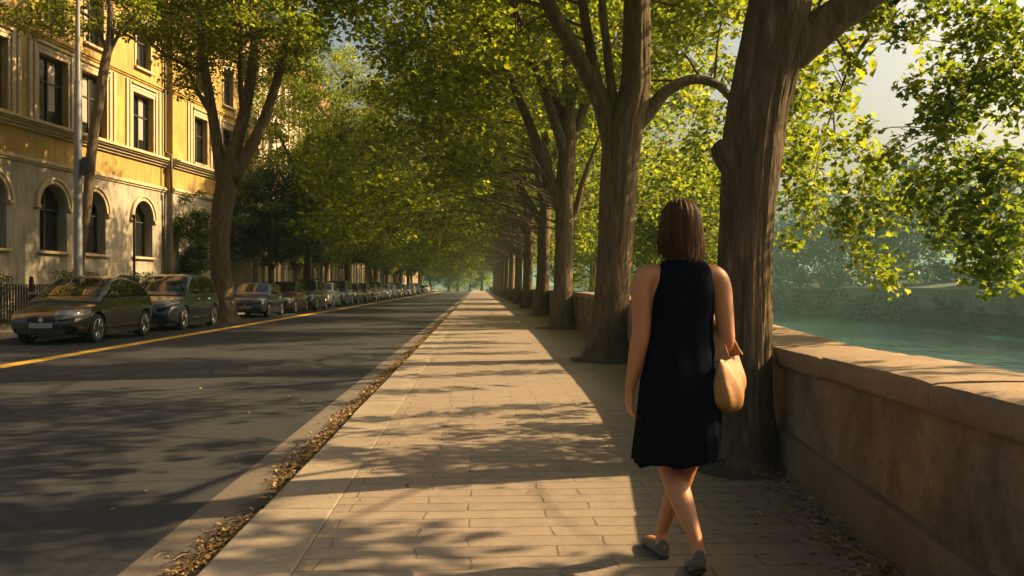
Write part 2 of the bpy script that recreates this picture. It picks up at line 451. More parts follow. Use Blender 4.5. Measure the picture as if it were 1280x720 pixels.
def crown_points(clumps, per, rad, r=rng, flat=.55):
    "leaf positions around clump centres; every clump is a flattened tuft with its own size"
    n = len(clumps)
    cr = rad * r.uniform(.55, 1.35, n)
    cnt = np.maximum(8, (per * (cr / rad) ** 2)).astype(int)
    idx = np.repeat(np.arange(n), cnt)
    d = r.normal(size=(len(idx), 3)); d /= np.linalg.norm(d, axis=1)[:, None]
    d *= (r.uniform(0, 1, len(idx)) ** .5)[:, None] * cr[idx][:, None]
    d[:, 2] *= flat
    d[:, 2] -= .18 * (d[:, 0] ** 2 + d[:, 1] ** 2) / np.maximum(cr[idx], .1)     # tips droop
    return clumps[idx] + d

def ellipsoid(n, c, rad, r=rng, power=.45, keep=None):
    out = []
    while len(out) < n:
        d = r.normal(size=3); d /= np.linalg.norm(d)
        p = np.array(c) + d * np.array(rad) * r.uniform(0, 1) ** power
        p += r.normal(size=3) * .25
        if keep is None or keep(p): out.append(p)
    return np.array(out)

def bark_disp(seed, flare_r=None, base=None, roots=5, amt=.06, fscale=1.0, fine=0):
    ph = seed * 1.7
    def f(p, a, r):
        r0 = r if not hasattr(r, '__len__') else r[0]
        q = 1 + amt * noise.fractal(Vector((math.cos(a) * 2.2 + ph, math.sin(a) * 2.2, p.z * .5)), .8, 2.1, 4)
        q += amt * .45 * noise.noise(Vector((math.cos(a) * 9 + ph, math.sin(a) * 9, p.z * 1.1)))
        if fine: q += fine * (.5 - abs(noise.noise(Vector((math.cos(a) * 11 + ph + .5 * noise.noise(Vector((a, p.z * 2, 1))), math.sin(a) * 11, p.z * 1.3))))) + fine * .5 * noise.noise(Vector((math.cos(a) * 26, math.sin(a) * 26 + ph, p.z * 4)))
        if base is not None:
            h = max(0, p.z - base) / fscale
            q += math.exp(-h / .16) * (.42 + .30 * math.cos(roots * a + ph) + .14 * math.cos(2 * a + ph * 2)) + .16 * math.exp(-h / .55)
        return q
    return f

def branch_tree(mb, limbs, clumps, r, rad=.03, n=5, frac=1.0):
    nodes = np.array([p[:3] for l in limbs for p in l])
    for c in clumps:
        if r.uniform() > frac: continue
        d = np.linalg.norm(nodes - c, axis=1) + np.maximum(0, nodes[:, 2] - c[2] + .2) * .8
        p = nodes[np.argmin(d)]
        L = np.linalg.norm(c - p)
        if L < .3: continue
        m = (p + c) / 2 + np.array([0, 0, .12 * L]) + r.normal(size=3) * .06 * L
        pts = crom([p, m, c], 3); k = len(pts)
        r0 = min(rad * (.5 + .22 * L), .075)
        mb.tube(pts, [r0 * (1 - .8 * i / (k - 1)) for i in range(k)], n, caps=False)

def limb_tube(mb, pts, n=14, sub=6, disp=None, caps=True):
    q = crom(pts, sub)
    mb.tube([v[:3] for v in q], [v[3] for v in q], n, disp=disp, caps=caps)
    return q

def make_tree(name, loc, label, cat, trunk, limbs, clumps, per, crad, lsize, shape='diamond', leafmat='leaf', bark='bark', group=None, seed=1, sides=18, fscale=1.0, up=.8, frac=1.0, extra=None, tw=.03):
    r = np.random.default_rng(seed)
    t = empty(name, loc); tag(t, label, cat, group)
    mb = MB()
    tq = limb_tube(mb, trunk, sides, 12, bark_disp(seed, base=trunk[0][2], fscale=fscale, fine=.04 if sides > 30 else 0))
    allq = [[q for q in tq if q[2] > 2.2]]
    for l in limbs:
        allq.append(limb_tube(mb, l, max(8, sides // 2), 6, bark_disp(seed + 3, amt=.05)))
    branch_tree(mb, allq, clumps, r, tw, 5, frac)
    if extra is not None: branch_tree(mb, allq, extra[::170], r, .006, 4)
    mb.build('trunk', M[bark], t, smooth=True)
    P = crown_points(clumps, per, crad, r)
    if extra is not None: P = np.concatenate([P, extra])
    V, F_ = leaf_geo(P, lsize, shape, up, r)
    link('crown', big_mesh('crown', V, F_, M[leafmat]), None, t)
    return t

# ------------------------------------------------------------------ riverside row of trees
GR = 'row of riverside trees along the parapet'
def river_keep(off):
    "clear of the low sun that reaches the walk under the crowns"
    def k(p):
        X = p[0] + off
        if X > 0 and p[2] < .80 * X + 1.9: return False
        if p[2] < 4.6 + .12 * abs(p[0]) * 0: return False
        if math.hypot(p[0], p[1]) < 1.7 and p[2] < 7.2: return False
        return True
    return k

def shade_skirt(r, off, n, y0=-5, y1=5):  # lower crown clumps added on the river side to shade the road
    out = []
    for _ in range(n):
        X = r.uniform(3.2, 8.4); h = r.uniform(2.5, 5.0) if r.uniform() < .8 else r.uniform(1.2, 2.4)
        out.append([X - off, r.uniform(y0, y1), .78 * X + h])
    return np.array(out)
def dapple_clumps(r, off, n, y0=-6, y1=6):  # extra leaf clumps added in the sun's path to dapple the walk
    out = []
    for _ in range(n):
        X = r.uniform(4.0, 8.0); out.append([X - off, r.uniform(y0, y1), .78 * X + r.uniform(-1.0, 1.1)])
    return np.array(out)
def shadow_curtains(r, off, yl):
    "sprays added over the river edge, shaped so their shadows band the walk"
    out = []
    for y in yl:
        X = r.uniform(4.4, 5.8); y += r.uniform(-.35, .35); lean = r.uniform(-.25, .25)
        a, b_ = r.uniform(.2, 1.3), r.uniform(.9, 1.9)
        for z in np.arange(.78 * (X - a), .78 * (X + b_), .27):
            out.append([X - off + r.normal() * .12, y + lean * (z - 4) + r.normal() * .07, z])
    return crown_points(np.array(out), 46, .36, r, .8)
# T1, the near tree
b1 = Vector((1.85, 6.0, 0)); KT = .90
def loc1(px, py, Y, r, b=b1): v = at(px, py, Y) - b; return (v.x, v.y, v.z, r)
tr1 = [(0, 0, -.12, .235), (0, 0, .35, .205), (.02, 0, 1.0, .198), (.035, 0, 1.56, .205), (.075, 0, 2.1, .232), (.13, .02, 2.5, .24), (.23, .03, 2.95, .25), (.32, .05, 3.55, .24), (.34, .1, 4.6, .21), (.15, .2, 6.2, .16), (-.1, .3, 8.2, .09), (-.2, .3, 10, .03)]
tr1 = [(x, y, z, r * (.94 if z < 1.2 else .87)) for x, y, z, r in tr1]
lm1 = [[(.17, .02, 2.72, .12), (.40, .0, 2.93, .15), (.68, -.03, 3.14, .125), (.98, -.05, 3.36, .115), (1.7, .1, 3.95, .10), (2.6, .4, 4.7, .075), (3.6, .7, 5.5, .03)],
       [(.3, .05, 3.5, .17), (-.3, -.3, 4.4, .13), (-1.3, -.9, 5.6, .10), (-2.6, -1.6, 6.9, .06), (-3.6, -2.2, 7.8, .02)],
       [(.33, .1, 4.2, .15), (.2, 1.0, 5.6, .11), (-.6, 2.2, 7.2, .07), (-1.2, 3.2, 8.4, .02)],
       [(.3, .1, 4.8, .13), (1.2, -.6, 6.0, .09), (2.2, -1.4, 7.3, .05), (2.8, -1.8, 8.3, .02)],
       [(-.02, 0, 2.12, .16), (-.125, -.01, 2.19, .105), (-.165, -.015, 2.22, .075), (-.185, -.015, 2.24, .03)]]
r1 = np.random.default_rng(5)
cl1 = ellipsoid(310, (-.6, .9, 8.0), (5.6, 5.6, 4.2), r1, .45, lambda p: p[2] > 4.3 and (p[0] < 0 or p[2] > .8 * (p[0] + 1.85) + 1.9) and not (p[1] > .5 and p[2] < .40 * p[1] + 3.9))
cl1 = np.concatenate([cl1, shade_skirt(r1, 1.85, 26, 1.5, 6), shade_skirt(r1, 1.85, 44, -5, 2), dapple_clumps(r1, 1.85, 9, -3.5, .2)])
# sprays hanging out over the parapet and the river
spr = []
SP = [(1005, 20, 8.5), (1030, 70, 8.2), (1000, 120, 9), (1045, 120, 8.2), (1030, 170, 8.4), (1065, 180, 8), (1045, 225, 8.4), (1080, 235, 8), (1060, 275, 8.2), (1095, 275, 7.8), (1085, 318, 7.9), (1120, 250, 7.8), (1100, 210, 8.2), (1000, 250, 9.5), (985, 300, 9.5), (1010, 285, 9), (1000, 200, 9.5),
      (1085, 20, 7.8), (1120, 45, 7.6), (1100, 5, 8), (1150, 15, 7.4), (1160, 75, 7.6), (1145, 110, 7.4), (1185, 130, 7.2), (1170, 150, 7.3), (1200, 50, 7.2), (1190, 5, 7.4), (1240, 25, 7), (1270, 70, 7), (1250, 100, 7), (1225, 140, 7.2), (1260, 30, 6.8), (1275, 130, 6.8), (1215, 90, 7.2),
      (1195, 200, 7), (1225, 205, 6.9), (1245, 235, 6.9), (1215, 255, 7), (1180, 240, 7.1), (1240, 280, 6.8), (1262, 295, 6.7), (1235, 325, 6.8), (1248, 340, 6.8), (1265, 200, 6.8), (1165, 265, 7.1), (1200, 285, 7.0), (1285, 60, 6.8), (1300, 180, 6.8), (1310, 260, 6.7), (1320, 100, 6.6)]
for px, py, Y in SP:
    v = at(px, py, Y) - b1; spr.append((v.x, v.y, v.z))
spr = np.array(spr)
r1b = np.random.default_rng(9)
spr2 = np.concatenate([spr, spr + r1b.normal(size=spr.shape) * [.09, .30, .10]])
sp_pts = crown_points(spr2, 85, .21, r1b, .9)
lm1 += [[(2.0, .3, 4.2, .05), (2.0, 1.3, 4.0, .035), (1.85, 2.3, 3.5, .016), (1.70, 2.5, 3.0, .006)],
        [(2.6, .4, 4.7, .05), (2.7, .9, 4.2, .032), (2.6, 1.2, 3.6, .022), (2.3, 1.4, 2.6, .010)],
        [(2.6, .4, 4.7, .05), (3.1, .7, 4.1, .03), (3.0, .85, 3.3, .02), (3.0, .9, 2.2, .009)]]
def tree1():
    r = np.random.default_rng(1)
    t = empty('riverside_tree', b1); tag(t, 'thick foreground tree beside the woman, trunk against the parapet', 'tree', GR)
    mb = MB()
    tq = limb_tube(mb, tr1, 170, 30, bark_disp(1, base=-.02, fscale=.9, amt=.075, fine=.055))
    allq = [[q for q in tq if q[2] > 4]]
    for l in lm1: allq.append(limb_tube(mb, l, 20, 8, bark_disp(4, amt=.05)))
    q2 = [allq[-1], allq[-2], allq[-3], allq[1]]
    branch_tree(mb, allq, cl1, r, .011)
    branch_tree(mb, q2, spr, r, .010, 4)
    mb.build('trunk', M['bark'], t, smooth=True)
    V, F1 = leaf_geo(crown_points(cl1, 150, .78, r), .145, 'oval', .8, r)
    V2, F2 = leaf_geo(sp_pts, .062, 'lobed', .5, r)
    link('crown', big_mesh('crown', V, F1, M['leaf_near']), None, t)
    link('hanging_foliage', big_mesh('hanging_foliage', V2, F2, M['leaf_near']), None, t)
    return t
T1 = tree1()

# T2, forked tree
b2 = Vector((2.17, 14.4, 0)); X2 = lambda px: (px - 597) / 75.0 - 2.17
Z2 = lambda py: 1.24 + (357 - py) / 75.0
P2 = lambda px, py, r, dy=0: (X2(px), dy, Z2(py), r)
tr2 = [(0, 0, -.12, .32), (.02, 0, .5, .29), P2(766, 360, .28), P2(770, 300, .285), P2(775, 220, .30), P2(780, 165, .31), P2(793, 120, .26), P2(796, 80, .23), P2(797, 0, .215), (.45, .1, 8, .17), (.3, .2, 10, .12), (.1, .2, 12.5, .04)]
lm2 = [[P2(772, 200, .2), P2(757, 140, .17), P2(742, 105, .15), P2(712, 55, .135, -.1), P2(680, 0, .12, -.2), (-1.7, -.4, 7.4, .09), (-3.0, -.6, 9.2, .04)],
       [P2(757, 140, .11), P2(746, 100, .10), P2(738, 50, .085, .1), P2(731, 0, .08, .2), (-.5, .5, 8, .05), (-.9, .9, 10, .02)],
       [P2(772, 145, .09), P2(764, 100, .075), P2(757, 50, .07, -.1), P2(751, 0, .065, -.2), (-.2, -.6, 8, .04), (-.4, -1.2, 9.6, .015)],
       [P2(795, 155, .16), P2(812, 138, .13), P2(835, 112, .10), P2(868, 97, .085), P2(900, 104, .07), P2(922, 126, .05), P2(945, 130, .04), (2.9, -.3, 4.5, .015)],
       [P2(796, 40, .13), (.9, .8, 6.9, .1), (1.8, 1.6, 8.2, .07), (2.8, 2.2, 9.6, .02)],
       [P2(797, 10, .13), (.0, 1.3, 7.4, .1), (-1.4, 2.4, 8.8, .06), (-2.6, 3.0, 9.8, .02)],
       [(.45, .1, 7.6, .11), (-.5, -1.3, 8.8, .08), (-1.6, -2.6, 10, .03)]]
r2 = np.random.default_rng(21)
cl2 = ellipsoid(310, (-1.2, .3, 10.8), (6.0, 5.4, 5.8), r2, .4, lambda p: river_keep(2.17)(p) and p[2] > 5.4 and not (abs(p[0]) < 2.2 and p[1] < 1 and p[2] < 7.5))
cl2 = np.concatenate([cl2, shade_skirt(r2, 2.17, 36, -3.5, 5)])
make_tree('riverside_tree', b2, 'forked tree second in the riverside row, just left of the woman', 'tree', tr2, lm2, cl2, 170, .85, .13, 'oval', 'leaf', 'bark', GR, 2, 90, 1.2, extra=shadow_curtains(r2, 2.17, [-3.3, -1.4, .4, 2.2, 4.0, 5.6]))

# prototypes for the rest of the row
def proto_geom(seed, off, height=14.5, lean=-.3, per=165, n=370, crx=6.2):
    r = np.random.default_rng(seed)
    h0 = r.uniform(4.0, 4.8)
    trunk = [(0, 0, -.12, .33), (.02, 0, .6, .29), (.05, 0, 2, .26), (.08, .0, h0 - .8, .27), (.12, 0, h0, .26), (.2, .1, h0 + 1.5, .2), (.1, .1, h0 + 4, .14), (-.1, 0, height - 2, .04)]
    limbs = []
    for k in range(5):
        a = [2.9, .5, 4.3, 1.7, 5.5][k] + r.uniform(-.3, .3)
        ln = r.uniform(3.2, 4.8); z0 = h0 - .2 + .55 * k * r.uniform(.6, 1)
        c, s = math.cos(a), math.sin(a)
        limbs.append([(.1, 0, z0 - .3, .18), (c * .35, s * .35, z0 + .5, .14), (c * ln * .35, s * ln * .35, z0 + 2.2, .115), (c * ln * .65, s * ln * .65, z0 + 3.8, .08), (c * ln, s * ln, z0 + 5.0, .02)])
    cl = ellipsoid(n, (-1.0, 0, 11.0), (crx, 5.8, 6.2), r, .4, river_keep(off))
    # a few long low sprays reaching over the road
    for _ in range(42):
        x_ = r.uniform(-7.0, -2.2); cl = np.append(cl, [[x_, r.uniform(-5, 5), r.uniform(2.9 + .25 * (x_ + 7), 5.4)]], 0)
    cl = np.concatenate([cl, shade_skirt(r, off, 34)])
    if off < 2.5: cl = np.array([q for q in cl if not (q[0] > 1.6 and q[2] < 7.4 and 597 + 1080 * (q[0] + off) / (q[1] + 25) > 930)])
    return trunk, limbs, cl
protos = []
row_labels = {2: 'third tree in the riverside row, its trunk forking low to the left', 3: 'fourth tree in the riverside row, seen beyond the low fork', 4: 'fifth tree in the riverside row, half hidden by the fourth'}
ordn = ['', '', '', '', '', 'sixth', 'seventh', 'eighth', 'ninth', 'tenth', 'eleventh', 'twelfth', 'thirteenth', 'fourteenth', 'fifteenth', 'sixteenth']
spots = [(2.45, 25), (2.68, 36), (2.75, 48), (2.8, 60), (2.8, 72), (2.82, 84), (2.82, 96), (2.85, 109), (2.85, 122), (2.85, 136), (2.85, 150)]
for i, (x, y) in enumerate(spots):
    k = i + 2
    lab = row_labels.get(k) or ('%s tree from the woman in the hazy far riverside row' % ordn[k])
    if i < 3:
        tr, lm, cl = proto_geom(31 + i, x)
        if i == 0:   # the third tree: low left fork
            lm[0] = [(0, 0, 3.4, .2), (-.35, 0, 4.3, .17), (-.75, .0, 5.4, .15), (-1.3, .1, 6.8, .12), (-2.2, .2, 8.6, .08), (-3.2, .3, 10, .02)]
            lm.append([(.15, 0, 3.0, .13), (.42, 0, 3.5, .1), (.62, 0, 4.3, .075), (1.1, .2, 5.6, .03)])
        t = make_tree('riverside_tree', (x, y, 0), lab, 'tree', tr, lm, cl, 150, .9, .155, 'diamond', 'leaf', 'bark', GR, 40 + i, 28, 1.3, tw=.012, extra=shadow_curtains(np.random.default_rng(300 + i), x, [-4.8, -3.2, -1.5, .1, 1.7, 3.3, 5.0]))
        protos.append(t)
    else:
        t = copy_tree(protos[i % 3]); t.location = (x, y, 0); t['label'] = lab
        t.scale = (rnd.uniform(.94, 1.05), rnd.choice((-1, 1)) * rnd.uniform(.95, 1.1), rnd.uniform(.93, 1.1))

# trees on the low bank outside the wall
rb = np.random.default_rng(77)
clb = ellipsoid(130, (0, 0, 6.0), (2.3, 3.2, 2.9), rb, .5)
bank = make_tree('bank_tree', (7.0, 28.5, -2.9), 'bright green tree on the low bank, seen right of the forked trunk', 'tree',
    [(0, 0, -.2, .2), (.1, 0, 2, .17), (.0, .1, 4, .13), (-.1, 0, 7, .04)], [[(.05, 0, 2.6, .11), (.9, .8, 4.5, .07), (1.5, 1.6, 6, .02)], [(.05, 0, 3.0, .11), (-.8, -.9, 4.8, .06), (-1.3, -1.7, 6.4, .02)]],
    clb, 130, .7, .13, 'diamond', 'leaf', 'bark', 'trees on the low river bank', 61, 14, 1.0)
bl = ['leafy bank tree just behind the nearest bank tree, over the parapet', 'leafy bank tree mostly hidden behind the forked trunk', 'leafy bank tree in the gap between the forked tree and third trunk', 'hazy bank tree past the third trunk, farthest down the river edge']
for i, (x, y, s) in enumerate([(7.8, 34, 1.1), (7.9, 46, 1.15), (8.0, 60, 1.2), (8.0, 80, 1.3)]):
    t = copy_tree(bank); t.location = (x, y, -2.9); t.rotation_euler.z = i * 1.9; t.scale = (s, s, s); t['label'] = bl[i]

# ------------------------------------------------------------------ left side trees
b = Vector((-9.25, 32, ROADZ))
XL = lambda px: (px - 597) / 33.75 + 9.25
ZL = lambda py: 1.24 + (357 - py) / 33.75 + .1
PL = lambda px, py, r, dy=0: (XL(px), dy, ZL(py), r)
trl = [(0, 0, -.1, .46), PL(284, 380, .42), PL(281, 340, .40), PL(279, 300, .40), PL(283, 260, .42), PL(289, 225, .40), PL(297, 190, .27), PL(308, 150, .24), PL(318, 95, .20), PL(323, 30, .15), (1.2, 0, 13.5, .06)]
trl = [(x, y, z, r * .88) for x, y, z, r in trl]
lml = [[PL(285, 240, .28), PL(279, 205, .22), PL(271, 150, .19), PL(262, 95, .16), PL(254, 35, .12), (-1.4, .3, 13, .03)],
       [PL(296, 225, .28), PL(312, 195, .23), PL(330, 160, .20), PL(346, 115, .17), PL(360, 60, .13), (2.8, .2, 12.5, .03)],
       [PL(308, 150, .12), (.9, -1.2, 8.6, .09), (1.3, -2.6, 10, .03)], [PL(271, 150, .1), (-1.5, 1.2, 9, .07), (-2.2, 2.2, 10.5, .02)],
       [PL(262, 95, .08), (-1.9, -.5, 9.6, .06), (-2.6, -1, 10.2, .02)]]
rl = np.random.default_rng(41)
cll = ellipsoid(210, (.3, 0, 12.2), (4.2, 4.2, 4.0), rl, .42, lambda p: p[2] > 7.6 and not (abs(p[0] - .3) < 1.6 and p[2] < 10 and p[1] < 1.5))
for px, py in [(205, 40), (215, 70), (225, 95), (240, 110), (230, 60), (250, 85), (240, 30), (262, 60), (290, 60), (300, 90), (210, 10), (345, 75), (372, 60), (385, 90), (395, 30), (380, 120), (330, 40), (275, 20)]:
    v = at(px, py, 32 + rnd.uniform(-2, 2)) - b; cll = np.append(cll, [list(v)], 0)
make_tree('street_tree', b, 'big forked street tree standing between the parked cars', 'tree', trl, lml, cll, 230, .75, .12, 'oval', 'leaf', 'bark_pale', 'trees along the parked cars', 51, 40, 1.6)

for i, (x, y, rz) in enumerate([(-9.7, 50, 2.6), (-9.8, 66, 3.5), (-9.8, 84, 2.2), (-9.8, 103, 4.0), (-9.9, 124, 2.9), (-9.9, 148, 3.4)]):
    t = copy_tree(protos[i % 3]); t.location = (x, y, ROADZ); t.rotation_euler.z = rz; s = rnd.uniform(.9, 1.02); t.scale = (s * .86, s * .86, s)
    t.name = 'street_tree'; t['group'] = 'trees along the parked cars'
    t['label'] = '%s tall street tree past the big forked one, above the parked cars' % ['first', 'second', 'third', 'fourth', 'fifth', 'sixth', 'seventh'][i]

# dark bushy trees on the far pavement
rd = np.random.default_rng(91)
cld = ellipsoid(120, (0, 0, 4.9), (2.3, 2.2, 2.9), rd, .45, lambda p: p[2] > 1.9)
bushy = make_tree('bushy_tree', (-10.9, 46, 0), 'dark bushy tree hanging over the navy compact car', 'tree',
    [(0, 0, -.1, .17), (.05, 0, 1.5, .14), (0, .05, 3.2, .11), (-.1, 0, 6.5, .03)], [[(0, 0, 1.9, .08), (.8, .4, 3.4, .05), (1.3, .8, 4.6, .02)], [(0, 0, 2.1, .08), (-.8, -.5, 3.6, .05), (-1.3, -.8, 4.8, .02)], [(0, 0, 2.4, .07), (.3, -.9, 4, .04), (.4, -1.4, 5.2, .02)]],
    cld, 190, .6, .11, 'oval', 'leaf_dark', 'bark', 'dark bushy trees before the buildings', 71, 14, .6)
for i, (x, y, s) in enumerate([(-11.2, 54, .95), (-10.9, 63, 1.15), (-10.8, 74, 1.1), (-10.8, 88, 1.3), (-10.7, 103, 1.25), (-10.7, 120, 1.35), (-10.7, 140, 1.4), (-10.6, 165, 1.5)]):
    t = copy_tree(bushy); t.location = (x, y, 0); t.rotation_euler.z = i * 2.1; t.scale = (s, s, s * rnd.uniform(.9, 1.1))
    t['label'] = '%s dark bushy tree past the one over the navy compact' % ['first', 'second', 'third', 'fourth', 'fifth', 'sixth', 'seventh', 'eighth', 'ninth'][i]
# slim dark tree by the ochre facade
rc = np.random.default_rng(92)
clc = ellipsoid(60, (0, 0, 3.2), (.75, .75, 2.4), rc, .5)
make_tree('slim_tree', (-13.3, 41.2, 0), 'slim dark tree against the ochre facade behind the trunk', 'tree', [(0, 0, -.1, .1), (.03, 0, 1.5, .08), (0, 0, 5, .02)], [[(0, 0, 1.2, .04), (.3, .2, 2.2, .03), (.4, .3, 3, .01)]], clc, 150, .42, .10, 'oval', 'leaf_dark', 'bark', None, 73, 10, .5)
# thin tree by the lamp post
b0 = Vector((-12.25, 27, 0))
q0 = lambda px, py, r: (*(at(px, py, 27) - b0), r)
cl0 = np.array([q0(px, py, 0)[:3] for px, py in [(15, 20), (35, 5), (20, 0), (60, 15), (75, 0), (90, 15), (105, 25), (125, 30), (140, 20), (120, 0), (150, 8), (45, 35), (65, 32), (5, 25), (180, 10), (165, 18), (100, 0), (88, 33), (118, 38), (30, -20), (60, -30), (90, -25), (120, -30), (150, -25), (75, -60), (110, -70), (140, -60), (40, -60), (100, -100), (130, -100), (70, -95), (-20, 0), (-30, -30), (-10, -50), (175, -30), (190, -10)]])
cl0[:, 1] += rng.normal(size=len(cl0)) * .8
make_tree('thin_tree', b0, 'thin crooked tree rising behind the lamp post', 'tree', [(0, 0, -.1, .17), (.02, 0, 1.5, .14), q0(108, 260, .14), q0(116, 175, .15), q0(124, 125, .15), q0(131, 80, .14), q0(138, 40, .11), q0(135, -20, .07), q0(120, -90, .02)],
    [[q0(131, 80, .07), q0(150, 40, .05), q0(172, 15, .03), q0(185, -10, .015)], [q0(133, 60, .07), q0(110, 20, .05), q0(70, 10, .03), q0(30, 0, .012)]], cl0, 190, .62, .10, 'oval', 'leaf', 'bark_pale', None, 75, 16, .6)

# trees closing the end of the street
endl = ['broad sunlit tree closing the far end of the street', 'broad tree at the far end, over the end of the parked cars', 'broad hazy tree at the far end beside the riverside row', 'hazy tree behind the broad one at the street end', 'hazy tree far beyond the end of the pavement']
re_ = np.random.default_rng(131)
cle = ellipsoid(150, (0, 0, 6.2), (5.0, 4.5, 5.6), re_, .4, lambda p: p[2] > .4)
broad = make_tree('broad_tree', (-4.5, 196, -.1), endl[0], 'tree', [(0, 0, -.1, .3), (0, 0, 4, .22), (0, 0, 10, .04)], [[(0, 0, 2.5, .15), (1.5, .5, 5, .08), (2.5, 1, 7, .03)], [(0, 0, 2.5, .15), (-1.5, -.5, 5, .08), (-2.5, -1, 7, .03)]], cle, 120, 1.1, .24, 'diamond', 'leaf', 'bark', 'trees closing the street', 88, 12, 1)
for i, (x, y) in enumerate([(-11, 200), (1.0, 206), (-7, 214), (-2, 220)]):
    t = copy_tree(broad); t.location = (x, y, -.1); t.rotation_euler.z = i * 1.3; sc_ = 1 + .2 * (i % 3); t.scale = (sc_, sc_, sc_); t['label'] = endl[i + 1]

# ------------------------------------------------------------------ far bank wood (one mass) and its wall
rf = np.random.default_rng(101)
cf = []
for i in range(170):
    y = rf.uniform(40, 640) if i > 45 else 60 + i * 6.2 + rf.uniform(-2, 2); x = rf.uniform(62.5, 78) if i < 46 else rf.uniform(74, 120)
    z0 = 1.0 + max(0, x - 66) * .09; h = rf.uniform(14, 20) + (3 if i > 45 else 0); rr = rf.uniform(3.8, 6.0)
    cf.append(ellipsoid(26, (x, y, z0 + h * .56), (rr, rr, h * .46), rf, .4)); cf.append(np.array([[x - rf.uniform(1, 3), y + rf.uniform(-5, 5), z0 + rf.uniform(.3, 2.5)] for _ in range(5)]))
for i in range(230):   # shrubs along the water
    y = rf.uniform(40, 460); x = 59.0 + rf.uniform(-.6, 1.6)
    cf.append(np.array([[x, y, -3.2 + rf.uniform(0, 1.4)], [x + .6, y + 1, -2.6 + rf.uniform(0, 3.4)]]))
cf = np.concatenate(cf)
Pf = crown_points(cf, 62, 1.6, rf, .7)
V, F_ = leaf_geo(Pf, .62, 'diamond', .6, rf)
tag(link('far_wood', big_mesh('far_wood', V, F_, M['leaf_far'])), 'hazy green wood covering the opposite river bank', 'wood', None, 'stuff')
mb = MB()
for k in range(40):
    y = -40 + k * 24
    mb.box((59.9, y, -4.5), (61.0, y + 24, .6))
    mb.box((59.7, y, .6), (61.1, y + 24, .9))
tag(mb.build('embankment_wall', M['farwall']), 'pale stone embankment wall along the opposite water edge', 'wall')

# ------------------------------------------------------------------ parapet wall
def sweep(name, sect, yy, mat, parent, jitter=.004, seed=0, caps=True):
    rings = []
    for y in yy:
        x0, zt = wallx(y), wallz(y)
        ring = []
        for i, (dx, z, rel) in enumerate(sect):
            zz = zt + z if rel else z
            jx = noise.noise(Vector((y * 5 + seed, i * 3.1, 0))) * jitter + noise.noise(Vector((y * .9 + seed, i * 1.7, 5))) * jitter * 1.5
            jz = noise.noise(Vector((y * 4 + seed, i * 2.3, 9))) * jitter
            ring.append((x0 + dx + jx, y, zz + jz))
        rings.append(ring)
    return MB().loft(rings, cap0=caps, cap1=caps).build(name, mat, parent, smooth=True, angle=28)
wy = list(np.arange(-13, 14, .12)) + list(np.arange(14, 40, .5)) + list(np.arange(40, 246, 4))
pw = empty('parapet_wall', (0, 0, 0)); tag(pw, 'long stained stone parapet wall between the pavement and the river', 'wall')
sweep('wall_body', [(.0, .20, 0), (.0, -.12, 1), (.51, -.12, 1), (.51, -1.8, 0), (.4, -1.8, 0), (.4, -.2, 0), (0, -.2, 0)], wy, M['render'], pw, .006, 1)
sweep('plinth', [(-.05, -.15, 0), (-.055, .05, 0), (-.05, .215, 0), (-.035, .235, 0), (.02, .25, 0), (.06, .25, 0), (.06, -.15, 0)], wy, M['plinth'], pw, .008, 3)
# coping slabs, each with its own slight tilt
mb = MB(); y = -13.0; k = 0
while y < 245:
    L = rnd.uniform(1.25, 1.9) if y < 40 else 6
    yy = np.arange(y + .004, y + L - .004 + 1e-6, .1 if y < 16 else L - .008)
    if yy[-1] < y + L - .02: yy = np.append(yy, y + L - .004)
    dz = rnd.uniform(-.006, .006); rings = []
    for q in yy:
        x0, zt = wallx(q), wallz(q) + dz
        e = min(q - y, y + L - q); rr = .007 if e < .012 else 0
        ring = []
        for i, (dx, z) in enumerate([(-.04, -.125), (-.052, -.11), (-.055, -.03), (-.04, -.006), (-.015, 0), (.10, .004), (.25, .006), (.42, .004), (.535, 0), (.56, -.02), (.565, -.11), (.545, -.125)]):
            j = noise.noise(Vector((q * 6, i * 2.7, k))) * .0035 + noise.noise(Vector((q * 17, i * 4.7, k))) * .003
            ring.append((x0 + dx + j, q, zt + z + j * .8 - (rr if z > -.05 else 0)))
        rings.append(ring)
    mb.loft(rings); y += L; k += 1
mb.build('coping', M['coping'], pw, smooth=True, angle=35)

# ------------------------------------------------------------------ buildings
def holes_wall(mb, u0, u1, z0, z1, ops, th, mi=0):
    "solid wall strip with openings ops=(ua,ub,za,zb,arch)"
    ops = sorted(ops); u = u0
    for ua, ub, za, zb, arch in ops:
        mb.box((u, 0, z0), (ua, th, z1), mi)
        if za > z0: mb.box((ua, 0, z0), (ub, th, za), mi)
        top = zb
        if arch:
            r = (ub - ua) / 2; cx = (ua + ub) / 2; zs = zb - r * arch; n = 14
            arc = [(cx - r * math.cos(PI * i / n), zs + r * arch * math.sin(PI * i / n)) for i in range(n + 1)]
            for i in range(n):
                (xa, a_), (xb, b_) = arc[i], arc[i + 1]
                mb.add([(xa, 0, a_), (xb, 0, b_), (xb, 0, z1), (xa, 0, z1), (xa, th, a_), (xb, th, b_)], [(0, 1, 2, 3), (0, 4, 5, 1)], mi)
        elif z1 > top: mb.box((ua, 0, top), (ub, th, z1), mi)
        u = ub
    mb.box((u, 0, z0), (u1, th, z1), mi)

